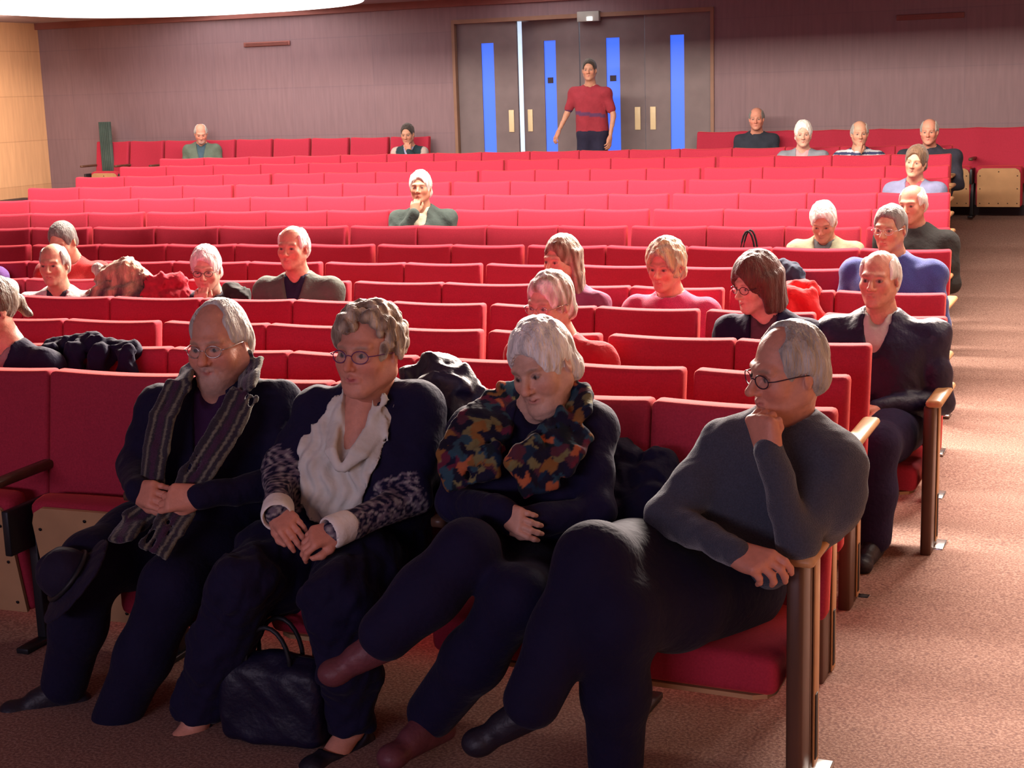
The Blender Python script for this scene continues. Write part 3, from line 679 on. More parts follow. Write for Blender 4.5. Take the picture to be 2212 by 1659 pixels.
# lit corridor beyond the doors
def corridor():
    bm = bmesh.new(); x0, x1, y0, y1, z0, z1 = DX0 - .6, DX1 + .6, YW + .16, YW + 2.6, .26, 2.9
    bbox_bm(bm, (x0, y1, z0), (x1, y1 + .1, z1)); bbox_bm(bm, (x0 - .1, y0, z0), (x0, y1, z1)); bbox_bm(bm, (x1, y0, z0), (x1 + .1, y1, z1)); bbox_bm(bm, (x0, y0, z1), (x1, y1, z1 + .1))
    o = link('wall_corridor', bm_mesh(bm, 'wall_corridor'), M['corr']); o['kind'] = 'structure'
corridor()
area('corridor_daylight', (-5.7, YW + 1.3, 2.8), (-5.9, YW + 1.3, 0), 2.6, 1.2, 260, (0.72, 0.86, 1.0))
# exit lamp box over the doors, reddish light reflections built as wall bars
e = tag(empty('exit_lamp', (-5.56, YW, 2.52)), 'small grey emergency lamp box above the middle of the doors', 'lamp')
box('housing', (-.14, -.07, 0), (.14, -.002, .12), M['greybox'], e, .008); box('lamp', (-.01, -.085, .01), (.06, -.071, .055), M['white_em'], e, .004)
for x, z, lb in ((-10.12, 2.44, 'faint reddish wall grille high on the left part of the back wall'), (-1.60, 2.40, 'faint reddish wall grille high on the right part of the back wall')):
    e = tag(empty('wall_reflection', (x, YW, z)), lb, 'reflection'); box('frame', (-.36, -.02, -.03), (.36, -.002, .03), M['red_reflection_trim'], e, .006)
    for k in range(3): box('reflection_bar', (-.33, -.03, -.02 + k * .015), (.33, -.021, -.013 + k * .015), M['red_reflection_trim'], e)
# dark curtain at the left end of the back row
def curtain():
    bm = bmesh.new(); pts = []; n = 28
    for i in range(n + 1):
        x = .19 * i / n; pts.append((x, -.035 + .02 * math.sin(i * 1.4)))
    f = [[bm.verts.new((x, y, z)) for x, y in pts] for z in (0, .6, 1.2)]; b = [[bm.verts.new((x, y + .012, z)) for x, y in pts] for z in (0, .6, 1.2)]
    for g_, fl in ((f, 1), (b, 0)):
        for r0, r1 in zip(g_, g_[1:]):
            for i in range(n): bm.faces.new((r0[i], r0[i + 1], r1[i + 1], r1[i]))
    for i in range(n): bm.faces.new((f[2][i], f[2][i + 1], b[2][i + 1], b[2][i])); bm.faces.new((f[0][i], f[0][i + 1], b[0][i + 1], b[0][i]))
    bmesh.ops.recalc_face_normals(bm, faces=bm.faces[:])
    o = link('curtain', bm_mesh(bm, 'curtain', True), mat('dark_green_curtain', (.05, .07, .06), .9, vary=(8, .2))); o.location = (-12.80, YW - .22, .28)
    tag(o, 'short dark green curtain hanging beside the leftmost back wall seat', 'curtain')
curtain()

# ---------------------------------------------------------------- theatre seats
def backrest_mesh(w_=SW - .003, h=.60, t=.085, off=0.0):
    bm = bmesh.new(); bbox_bm(bm, (-w_ / 2, 0, -h), (w_ / 2, t, 0), .019, 3)
    for i in range(1, 8):
        x = -w_ / 2 + w_ * i / 8; bmesh.ops.bisect_plane(bm, geom=bm.verts[:] + bm.edges[:] + bm.faces[:], plane_co=(x, 0, 0), plane_no=(1, 0, 0))
    for i in range(1, 5): bmesh.ops.bisect_plane(bm, geom=bm.verts[:] + bm.edges[:] + bm.faces[:], plane_co=(0, 0, -h * i / 5), plane_no=(0, 0, 1))
    for v in bm.verts:
        u = v.co.x / (w_ / 2); bow = (1 - u * u)
        v.co.z -= .012 * bow * (1 + v.co.z / h)
        v.co.y += .022 * bow
        v.co.x += off
        v.co.y += .16 * (v.co.z + h) * 1.0 - .16 * h      # reclined; top edge stays at y=0
    return bm_mesh(bm, 'backrest', True)
def cushion_mesh():      # hinged at its rear lower edge, built lying flat: y from -.46 (front) to 0
    bm = bmesh.new(); w_ = SW - .075; bbox_bm(bm, (-w_ / 2, -.45, -.02), (w_ / 2, -.01, .085), .03, 3)
    for i in range(1, 6): bmesh.ops.bisect_plane(bm, geom=bm.verts[:] + bm.edges[:] + bm.faces[:], plane_co=(-w_ / 2 + w_ * i / 6, 0, 0), plane_no=(1, 0, 0))
    for v in bm.verts:
        u = v.co.x / (w_ / 2)
        if v.co.z > .05: v.co.z += .012 * (1 - u * u)
    return bm_mesh(bm, 'seat_cushion', True)
def shell_mesh():
    bm = bmesh.new(); w_ = SW - .11
    p = [(-w_ / 2, -.02), (w_ / 2, -.02), (w_ / 2, -.38), (w_ / 2 - .015, -.42), (w_ / 2 - .05, -.44), (-w_ / 2 + .05, -.44), (-w_ / 2 + .015, -.42), (-w_ / 2, -.38)]
    a = [bm.verts.new((x, y, -.034)) for x, y in p]; b = [bm.verts.new((x, y, -.021)) for x, y in p]
    bm.faces.new(a); bm.faces.new(b[::-1])
    for i in range(len(p)): bm.faces.new((a[i], a[(i + 1) % len(p)], b[(i + 1) % len(p)], b[i]))
    bmesh.ops.recalc_face_normals(bm, faces=bm.faces[:]); return bm_mesh(bm, 'seat_shell')
def screws_mesh():
    bm = bmesh.new(); w_ = SW - .11
    for x, y in [(-w_ / 2 + .03 + (w_ - .06) * i / 4, -.06) for i in range(5)] + [(s * (w_ / 2 - .03), yy) for s in (-1, 1) for yy in (-.22, -.36)] + [(0, -.405)]:
        r = bmesh.ops.create_cone(bm, cap_ends=True, segments=10, radius1=.006, radius2=.004, depth=.004)
        for v in r['verts']: v.co += Vector((x, y, -.0365))
    return bm_mesh(bm, 'screws', True)
def arm_mesh(w_=.05, L=.33):
    bm = bmesh.new(); bbox_bm(bm, (-w_ / 2, -L - .02, -.03), (w_ / 2, .02, .0), .010, 2)
    for v in bm.verts:
        if v.co.y < -L + .02: v.co.y += .018 * (abs(v.co.x) / (w_ / 2)) ** 2
    return bm_mesh(bm, 'armrest', True)
def stand_mesh():
    bm = bmesh.new(); bbox_bm(bm, (-.018, -.17, .02), (.018, -.10, .40), .005); bbox_bm(bm, (-.025, -.28, 0), (.025, .02, .02), .004); bbox_bm(bm, (-.014, -.30, .36), (.014, -.02, .52), .005)
    return bm_mesh(bm, 'stand', True)
ME = dict(back=backrest_mesh(), back_gap=backrest_mesh(SW - .038, off=-.0175), cush=cushion_mesh(), shell=shell_mesh(), screws=screws_mesh(), arm=arm_mesh(), stand=stand_mesh())
for k, mk in (('back', 'red'), ('back_gap', 'red'), ('cush', 'red'), ('shell', 'ply'), ('screws', 'steel'), ('arm', 'darkwood'), ('stand', 'steel')): ME[k].materials.append(M[mk])
ORD = ['zeroth', 'front', 'second', 'third', 'fourth', 'fifth', 'sixth', 'seventh', 'eighth', 'ninth', 'tenth', 'eleventh', 'twelfth', 'thirteenth', 'fourteenth', 'fifteenth', 'sixteenth', 'seventeenth']
def make_seat(loc, rz, fz, top, label, group, down=False, gap=False, simple=False):
    e = empty('theatre_seat', (loc[0], loc[1], fz), rz); tag(e, label, 'seat', group)
    hb = top - fz
    def put(name, me, z, y=0, x=0, rx=0, par=e):
        o = bpy.data.objects.new(name, me); COL.objects.link(o); o.parent = par; o.location = (x, y, z); o.rotation_euler = (rx, 0, 0); return o
    put('backrest', ME['back_gap' if gap else 'back'], hb)
    c = put('seat_cushion', ME['cush'], .300 if down else .095, -.06 if down else -.13, 0, 0 if down else -math.radians(80))
    if not simple:
        sh = put('seat_shell', ME['shell'], 0, 0, par=c); put('screw_heads', ME['screws'], 0, 0, par=sh)
        put('armrest', ME['arm'], .64, -.02, -SW / 2); put('stand', ME['stand'], 0, 0, -SW / 2)
    return e
OCC = {(1, 1): 'man with his hand on his mouth', (1, 2): 'woman in a flowered scarf', (1, 3): 'woman in a white blouse', (1, 4): 'man in a striped scarf'}
def seat_at(i, k):
    Ri = row_rho(i); a = (E_END[i - 1] - SW * k) / Ri; return (Ri * math.sin(a), YC + Ri * math.cos(a)), -a
PEOPLE_SEATS = set()
def end_panel(i, parent_loc, rz, fz, seat):
    def B(nm, lo, hi, m, bev=.004, par=None):
        return box(nm, lo, hi, m, par or seat, bev)
    x = SW / 2 - .018
    p = B('end_panel', (x, -.50, .0), (x + .045, -.40, .655), M['darkwood'], .012)
    B('rear_post', (x + .004, -.385, .0), (x + .040, -.28, .655), M['darkwood'])
    q = B('wood_strip', (x + .041, -.36, .03), (x + .047, -.30, .64), M['lightwood'], .002)
    B('slot', (x + .0475, -.352, .05), (x + .050, -.325, .24), M['black'], .001, q)
    a = B('armrest', (x + .012, -.54, .656), (x + .082, -.10, .688), M['lightwood'], .0155)
    B('foot', (x + .0, -.40, .0), (x + .085, -.26, .014), M['chrome'], .006)
BLOCK_ENDS = {2: (1,), 3: (2, 3, 6), 4: (1, 2, 4), 5: (2, 6), 6: (5, 7), 7: (5, 7, 12), 8: (1, 4, 8, 12), 9: (4, 7, 12), 10: (4, 8), 11: (4, 8, 12), 12: (4, 8, 12), 13: (4, 8)}
def build_rows(people_seats):
    for i in range(1, 15):
        for k in range(16):
            (x, y), rz = seat_at(i, k + .5)
            px, py = proj((x, y, Z_TOP[i - 1])); p2 = proj((x + SW / 2, y, Z_TOP[i - 1]))
            if p2[0] < -240: continue
            rname = 'front row' if i == 1 else ('rearmost full row' if i == 14 else ORD[i] + ' row')
            pos = 'aisle seat' if k == 0 else ('second seat in from the aisle' if k == 1 else ORD[k + 1] + ' seat in from the aisle')
            used = (i, k) in people_seats
            lb = ('%s red theatre seat in the %s, %s' % ('occupied' if used else 'empty', rname, pos))
            fz = floor_z(x, y) if i == 1 else Z_TOP[i - 1] - .95
            s = make_seat((x, y), rz, fz, Z_TOP[i - 1], lb, 'red seats of the ' + rname, down=used, gap=k in BLOCK_ENDS.get(i, ()), simple=False)
            if k == 0: end_panel(i, (x, y), rz, fz, s)
# ---------------------------------------------------------------- the audience
def HP(px, py, row, off=.20): return W(px, py, rho=row_rho(row) - off)
def fzr(row): return Z_TOP[row - 1] - .95
HC = dict(white=C3(.78, .76, .72), grey=C3(.36, .34, .31), dgrey=C3(.17, .16, .15), blond=C3(.50, .36, .18), brown=C3(.12, .065, .035), dark=C3(.035, .025, .02), auburn=C3(.085, .028, .018), ash=C3(.34, .27, .19), sand=C3(.62, .50, .36))
NAVY = C3(.010, .008, .030); BLK = C3(.005, .004, .017)
def near_k(row, H):
    a = math.atan2(H[0], H[1] - YC) * row_rho(row); return int(round((E_END[row - 1] - a) / SW - .5))
seats_used = {(1, 0), (1, 1), (1, 2), (1, 3)}
MID = []
def cast(row, px, py, label, off=.20, **k):
    H = HP(px, py, row, off); seats_used.add((row, near_k(row, H))); MID.append((row, H, label, k)); return H
cast(4, 1898, 604, 'bald grey-haired man in a dark leather jacket on the aisle seat of the fourth row', psi=18, head=dict(skin=SK['ruddy'], hair='receding', hcol=HC['white'], nose=1.1, old=.8), top=NAVY * 1.4, topm='leather', under=C3(.55, .56, .50), vopen=.12, wd=1.12, res=.010, hres=.0045, collar=True, arms='lap', body=15, shw=.20)
cast(4, 1632, 614, 'woman with auburn bob and dark glasses looking down, in a dark cardigan', psi=50, pitch=12, body=22, head=dict(skin=SK['pale'], hair='bob', hcol=HC['auburn'], nose=.9), top=NAVY * 1.2, under=C3(.10, .05, .07), vopen=.2, gl='frame_dark', res=.010, hres=.0045, wd=1.05)
cast(3, 1187, 658, 'grey-haired woman with glasses in a red jacket behind the woman in a flowered scarf', psi=38, pitch=8, head=dict(skin=SK['pale'], hair='crop', hcol=HC['ash'], hcol2=HC['white'], nose=1.0), top=C3(.42, .02, .03), gl='frame_metal', res=.010, hres=.0045)
cast(5, 1212, 562, 'young woman with long light brown hair in a mauve sweater', psi=42, pitch=6, head=dict(skin=SK['mid'], hair='long', hcol=HC['ash'], hcol2=HC['brown'], nose=.85), top=C3(.22, .06, .12), under=C3(.02, .015, .05), vopen=.1, res=.011, hres=.0048, shw=.165)
cast(5, 1437, 577, 'woman with short blonde layered hair in a magenta sweater', psi=26, pitch=8, head=dict(skin=SK['ruddy'], hair='fluffy', hcol=HC['blond'], hcol2=HC['ash'], nose=.95, neckp=(0, .05, -.17)), top=C3(.48, .05, .13), topm='knit', topname='sweater', res=.011, hres=.0048, wd=1.05)
cast(6, 1922, 495, 'man with short dark hair and a bright glint on his glasses, in a blue sweater', psi=22, pitch=4, head=dict(skin=SK['tan'], hair='short', hcol=HC['dgrey'], nose=1.15), top=C3(.05, .07, .26), topm='knit', topname='sweater', gl='frame_metal', wd=1.12, res=.011, hres=.005, shw=.20)
cast(8, 1970, 442, 'white-haired bald man in a dark jacket behind the man in a blue sweater', psi=24, pitch=6, head=dict(skin=SK['ruddy'], hair='receding', hcol=HC['white'], nose=1.1), top=C3(.035, .035, .035), wd=1.15, res=.012, hres=.006, collar=True)
cast(8, 1778, 480, 'white-haired person with bowed head in a pale green jacket', psi=8, pitch=26, head=dict(skin=SK['ruddy'], hair='crop', hcol=HC['white']), top=C3(.36, .38, .26), under=C3(.12, .13, .14), vopen=.12, res=.012, hres=.006, collar=True)
cast(9, 908, 406, 'white-haired man with a hand at his nose in a dark green blazer, sitting alone mid-hall', psi=12, pitch=-2, head=dict(skin=SK['tan'], hair='crop', hcol=HC['white'] * .8), top=C3(.055, .075, .07), under=C3(.6, .55, .42), vopen=.24, wd=1.1, res=.012, hres=.006, arms='chin')
cast(11, 1978, 350, 'brown-haired woman in a grey-blue top with a red scarf on the aisle seat', psi=15, roll=8, pitch=4, head=dict(skin=SK['mid'], hair='crop', hcol=HC['brown']), top=C3(.16, .17, .28), under=C3(.55, .08, .10), vopen=.2, res=.013, hres=.007)
cast(14, 1735, 290, 'white-haired woman in a pink neck scarf in the rearmost full row', psi=0, pitch=6, head=dict(skin=SK['pale'], hair='crop', hcol=HC['white']), top=C3(.20, .22, .26), under=C3(.75, .30, .32), vopen=.25, res=.014, hres=.007)
cast(14, 1857, 289, 'balding man in a blue and white striped sweater with chin on hand', psi=-6, pitch=4, head=dict(skin=SK['mid'], hair='receding', hcol=HC['grey']), top=lambda V: np.where((np.sin(V[:, 2] * 120) > 0)[:, None], C3(.55, .57, .62), C3(.04, .05, .12)), topname='sweater', arms='chin', res=.013, hres=.007)
cast(14, 2007, 285, 'bald man in a dark jacket with his arm hanging over the aisle', psi=6, pitch=4, head=dict(skin=SK['ruddy'], hair='receding', hcol=HC['grey']), top=C3(.03, .03, .045), wd=1.15, res=.014, hres=.007, collar=True, shw=.21)
cast(5, 632, 536, 'tall bald man in a grey-green coat with raised collar', psi=24, pitch=0, head=dict(skin=SK['ruddy'], hair='receding', hcol=HC['white'], nose=1.1), top=C3(.095, .105, .09), under=C3(.02, .02, .05), vopen=.14, wd=1.05, res=.011, hres=.0048, collar=True)
cast(5, 445, 582, 'woman with short white hair and glasses resting her chin on her hand', psi=12, pitch=10, head=dict(skin=SK['pale'], hair='crop', hcol=HC['white'], nose=.9), top=C3(.05, .04, .06), gl='frame_dark', arms='chin', res=.011, hres=.0048, shw=.165)
cast(5, 116, 572, 'balding man with grey hair in a white jacket over a dark collar', psi=22, pitch=2, head=dict(skin=SK['mid'], hair='receding', hcol=HC['grey'], nose=1.1), top=C3(.55, .56, .55), under=C3(.04, .04, .06), vopen=.16, res=.011, hres=.0048)
cast(6, 135, 523, 'grey-haired man in a red sweater behind the man in a white jacket', psi=30, pitch=22, head=dict(skin=SK['mid'], hair='short', hcol=HC['dgrey']), top=C3(.55, .05, .05), topm='knit', topname='sweater', res=.012, hres=.006)
cast(5, -72, 548, 'person in a pale grey sweater cut off by the left picture edge', psi=10, head=dict(skin=SK['mid'], hair='crop', hcol=HC['grey']), top=C3(.33, .36, .34), topm='knit', topname='sweater', res=.013, hres=.008, shw=.2)
cast(6, -78, 525, 'person in a purple top at the left picture edge behind the pale grey sweater', psi=10, head=dict(skin=SK['mid'], hair='crop', hcol=HC['brown']), top=C3(.16, .08, .28), res=.014, hres=.008)
cast(2, -22, 668, 'woman with dark pinned-up hair in profile at the left picture edge', psi=62, pitch=4, body=40, head=dict(skin=SK['ruddy'], hair='bun', hcol=HC['brown'], hcol2=HC['ash'] * .5), top=NAVY, under=C3(.3, .2, .2), vopen=.1, res=.011, hres=.0048)
build_rows(seats_used)
for row, H, label, k in MID:
    seated(label, H, fzr(row), row=row, **k)
# back wall row
BW_TOP, BW_F = 1.21, .26
def bw_x(px): return float(W(px, 297, Y=YW - .10)[0])
people_bw = []
def bw_seats():
    bl = bw_x(2113); L = []
    x = bl + .52 * 3
    while x > DX1 + .30: L.append((x - .26, 'right')); x -= .52
    n = 9; x0, x1 = bw_x(215), bw_x(936); step = (x1 - x0) / n
    for j in range(n): L.append((x1 - step * (j + .5), 'left'))
    cnt = {'right': 0, 'left': 0}
    nx = {j: None for j in range(40)}
    for x, side in L:
        px = proj((x, YW - .1, 1.2))[0]
        if px > 2260 or px < -20: continue
        used = any(abs(x - q) < .26 for q in people_bw)
        k = cnt[side]; cnt[side] += 1
        where = ('from the right picture edge' if side == 'right' else 'to the left of the doors')
        lb = '%s dark red seat against the back wall, %s %s' % ('occupied' if used else 'tipped-up', ['first', 'second', 'third', 'fourth', 'fifth', 'sixth', 'seventh', 'eighth', 'ninth', 'tenth'][k], where)
        make_seat((x, YW - .20), 0, BW_F, BW_TOP, lb, 'seats against the back wall', down=used)
H = W(1634, 257, Y=YW - .42); people_bw.append(H[0])
H2 = W(434, 289, Y=YW - .42); people_bw.append(H2[0]); H3 = W(880, 290, Y=YW - .42); people_bw.append(H3[0])
bw_seats()
far = dict(res=.014, hres=.007)
def hipbw(H): return dict(hip=(H[0], YW - .40, BW_F + .52))
seated('man in a dark shirt sitting against the back wall right of the doors', H, BW_F, psi=4, pitch=4, head=dict(skin=SK['ruddy'], hair='receding', hcol=HC['dgrey']), top=C3(.03, .035, .05), J=hipbw(H), **far)
seated('bald bearded man in a grey-green jacket reading against the back wall', H2, BW_F, psi=0, pitch=22, head=dict(skin=SK['ruddy'], hair='receding', hcol=HC['grey'], beard=HC['grey']), top=C3(.10, .13, .10), under=C3(.05, .09, .12), vopen=.2, J=hipbw(H2), **far)
seated('dark-haired youth with a hand on the face, in a dark vest by the doors', H3, BW_F, psi=15, pitch=12, head=dict(skin=SK['tan'], hair='short', hcol=HC['dark']), top=lambda V: np.where((np.abs(V[:, 0] - H3[0]) > .16)[:, None], C3(.42, .33, .30), C3(.02, .04, .05)), under=C3(.3, .3, .45), vopen=.1, arms='chinR', J=hipbw(H3), wd=.9, **far)
# the man standing in front of the doors
def stander():
    Hs = W(1273, 152, Y=YW - .55); fz = BW_F; x, y = Hs[0], Hs[1]
    J = dict(hip=(x + .02, y + .02, fz + .93), neck=(x, y + .03, Hs[2] - .17), knL=(x - .09, y - .02, fz + .50), knR=(x + .11, y + .0, fz + .50), anL=(x - .10, y, fz + .10), anR=(x + .14, y + .02, fz + .10),
             elL=(x - .28, y - .04, Hs[2] - .50), wrL=(x - .36, y - .12, Hs[2] - .70), elR=(x + .29, y, Hs[2] - .52), wrR=(x + .27, y - .08, Hs[2] - .78), shL=(x - .19, y, Hs[2] - .26), shR=(x + .20, y, Hs[2] - .27), handL=dict(back=(-.3, -.3, .6)), handR=dict(back=(.8, -.3, 0)))
    def short(T, q): pass
    seated('man in a red polo shirt walking in front of the blue striped doors', Hs, fz, psi=8, body=0, head=dict(skin=SK['tan'], hair='short', hcol=HC['dark']), top=lambda V: np.where(((np.abs((V[:, 2] - (Hs[2] - .50)) + .12 * (V[:, 0] - x)) < .022) & (V[:, 1] < y))[:, None], C3(.10, .04, .10), C3(.26, .030, .045)), topname='polo_shirt', J=J, sleeve=-1, wd=.92, foldamp=.003, shw=.19, trousers=C3(.02, .018, .04), **far)
stander()
# ---------------------------------------------------------------- the four people of the front row
FZ = -.10
def P_(px, py, Y): return W(px, py, Y=Y)
NR = dict(res=.0075, hres=.0036)
def fingers(a, b=None, c=None): return tuple((x, x * 1.2, x * .7) for x in a)
# --- man with striped scarf
J = dict(hip=(-1.88, 3.90, .37), shL=P_(345, 880, 3.86), shR=P_(600, 870, 3.88), elL=P_(290, 1010, 3.72), elR=P_(610, 1040, 3.74), wrL=P_(300, 1062, 3.50), wrR=P_(428, 1072, 3.50),
         knL=P_(200, 1215, 3.42), knR=P_(375, 1265, 3.44), anL=P_(140, 1480, 3.46), anR=P_(250, 1560, 3.42), ftL=(-.75, -.65, 0), ftR=(-.72, -.7, 0), neck=P_(478, 835, 3.86))
J['handL'] = dict(dir=P_(395, 1085, 3.40) - J['wrL'], back=(-.25, -.8, .45), side=1, curl=((30, 20, 15), (34, 22, 15), (38, 25, 15), (42, 28, 20)), thumb=.1, spread=.05, scale=1.08)
J['handR'] = dict(dir=P_(325, 1078, 3.42) - J['wrR'], back=(.35, -.8, .4), side=-1, curl=((48, 45, 30), (52, 48, 30), (55, 50, 30), (58, 52, 30)), thumb=.1, scale=1.08)
def coat1(T, q):
    # open front showing the shirt; coat skirt over the thighs
    T.ell(q['hip'] + q['up'] * .15 + q['bf'] * .10, (.20, .15, .20), k=.06)
    for i in (0, 1): T.cone(q['hp'][i] + q['up'] * .02, q['hp'][i] + q['bf'] * .24 + q['up'] * .045, .125, .10, k=.05)
def topc(col): return lambda V: np.tile(col, (len(V), 1))
E1, q1 = seated('bearded man with glasses and a striped scarf, hands clasped in his lap', P_(474, 742, 3.84), FZ, psi=30, pitch=6, roll=-3, body=26, J=J, wd=1.22, shw=.2, belly=1,
                head=dict(skin=SK['ruddy'] * .95, hair='fringe', hcol=HC['grey'] * 1.4, beard=C3(.34, .28, .24), fat=1.0, nose=1.2, jaw=1.25, neck=.064), top=BLK * 1.6, topname='coat', under=C3(.035, .010, .045), vopen=.20, gl='frame_metal', topfn=coat1, collar=True, trousers=BLK * 1.5, legw=1.1, hs=1.07, **NR)
def surf_pt(q, lateral, z_up, out):
    return q['Cc'] + q['lat'] * lateral + q['up'] * z_up + q['bf'] * out
def striped(V, org, axis, period, cols):
    t = ((V - org) @ axis) / period; k = np.floor(t).astype(int) % len(cols); return np.array(cols)[k]
# scarf: flat band of cloth round the neck, both ends hanging down the front and over the thighs
def band_scarf():
    q = q1; Lp = [q['neck'] + q['bf'] * -.085 + q['up'] * .0]
    left = [P_(462, 800, 3.93), P_(415, 790, 3.83), P_(385, 830, 3.70), P_(352, 900, 3.62), P_(338, 970, 3.575), P_(330, 1040, 3.54), P_(325, 1100, 3.50), P_(285, 1130, 3.45), P_(262, 1165, 3.38)]
    right = [P_(470, 800, 3.95), P_(545, 790, 3.86), P_(528, 850, 3.71), P_(490, 925, 3.63), P_(450, 985, 3.58), P_(418, 1035, 3.55), P_(392, 1100, 3.49), P_(362, 1140, 3.42), P_(330, 1190, 3.36)]
    G = F(np.min(left + right, 0) - .15, np.max(left + right, 0) + .15, .0065)
    for pts, wd_ in ((left, .033), (right, .040)):
        for a, b in zip(pts, pts[1:]):
            d = (b - a); d /= np.linalg.norm(d); side = np.cross(d, q['bf']); side /= np.linalg.norm(side)
            for s in np.linspace(-1, 1, 5): G.cone(a + side * wd_ * s, b + side * wd_ * s, .010, k=.010)
    G.noise(.005, 50, 3, (1, 1, .3))
    V, Q = G.get(1)
    lines = []
    C = np.tile(C3(.030, .025, .036), (len(V), 1)).astype(np.float64)
    for pts in (left, right):
        best = np.full(len(V), 9.); off = np.zeros(len(V))
        for a, b in zip(pts, pts[1:]):
            d = b - a; L = np.linalg.norm(d); d /= L; side = np.cross(d, q['bf']); side /= np.linalg.norm(side)
            t = np.clip((V - a) @ d, 0, L); r = V - a - t[:, None] * d; dist = np.linalg.norm(r, axis=1); m = dist < best; best[m] = dist[m]; off[m] = (r @ side)[m]
        m = best < .075
        st = (np.abs(np.abs(off) - .022) < .004) | (np.abs(off + .045) < .005)
        st2 = (np.abs(off) < .009)
        C[m & st] = (.15, .14, .11); C[m & st2] = (.05, .022, .05)
    obj_np('scarf', (V, Q, C), 'knit', E1, q['base'])
band_scarf()
# --- woman in white blouse
J = dict(hip=(-1.36, 3.90, .37), shL=P_(690, 885, 3.84), shR=P_(905, 880, 3.88), elL=P_(610, 1010, 3.74), elR=P_(895, 1075, 3.74), wrL=P_(600, 1108, 3.48), wrR=P_(728, 1145, 3.48),
         knL=P_(520, 1265, 3.38), knR=P_(735, 1290, 3.40), anL=P_(425, 1560, 3.44), anR=P_(762, 1570, 3.50), ftL=(-.35, -.9, 0), ftR=(-.25, -.95, 0), neck=P_(800, 850, 3.86))
J['handL'] = dict(dir=P_(665, 1180, 3.38) - J['wrL'], back=(-.1, -.5, .8), side=1, curl=((25, 30, 20),) * 4, thumb=.3, scale=.98)
J['handR'] = dict(dir=P_(620, 1180, 3.36) - J['wrR'], back=(.2, -.55, .75), side=-1, curl=((35, 40, 25), (38, 42, 25), (40, 45, 25), (42, 48, 28)), thumb=.35, scale=.98)
def jacket2(T, q):
    T.ell(q['hip'] + q['up'] * .13 + q['bf'] * .10, (.19, .14, .17), k=.06)
    # wide open front
    T.poly([P_(835, 850, 3.74), P_(775, 905, 3.66), P_(712, 1000, 3.62), P_(705, 1070, 3.61), P_(730, 1120, 3.58)], [.085, .115, .125, .11, .085], k=.012, mode='cut').poly([P_(745, 880, 3.72), P_(690, 960, 3.66)], [.085, .11], k=.012, mode='cut')
def jcol2(V):
    C = np.tile(BLK * 1.8, (len(V), 1)).astype(np.float64)
    n = np.sin(V[:, 0] * 120 + 4 * np.sin(V[:, 2] * 90)) * np.sin(V[:, 2] * 140 + 3 * np.sin(V[:, 1] * 110)) 
    for e, w_ in (('elL', 'wrL'), ('elR', 'wrR')):
        a, b = np.array(J[e]), np.array(J[w_]); d = b - a; L = d @ d; t = ((V - a) @ d) / L; dist = np.linalg.norm(V - a - np.clip(t, 0, 1)[:, None] * d, axis=1)
        m = (t > -.02) & (dist < .085) & (n > -.1); C[m] = (.14, .11, .14)
        m = (t > -.02) & (dist < .085) & (n > .55); C[m] = (.30, .28, .27)
    return C
E2, q2 = seated('curly-haired woman with purple glasses, white blouse and dark jacket', P_(795, 762, 3.80), FZ, psi=32, pitch=-2, roll=0, body=26, J=J, wd=1.2, shw=.2, bust=1.3, belly=1,
                head=dict(skin=SK['ruddy'], hair='curly', hcol=HC['sand'] * .95, hcol2=C3(.17, .115, .08), fat=.3, nose=.95, jaw=1.22, neck=.062, lips=C3(.45, .08, .10), seed=7), top=jcol2, topname='jacket', gl='frame_purple', topfn=jacket2, trousers=BLK * 1.6, bare=True, legw=1.1, hs=1.07, vskin=True, **NR)
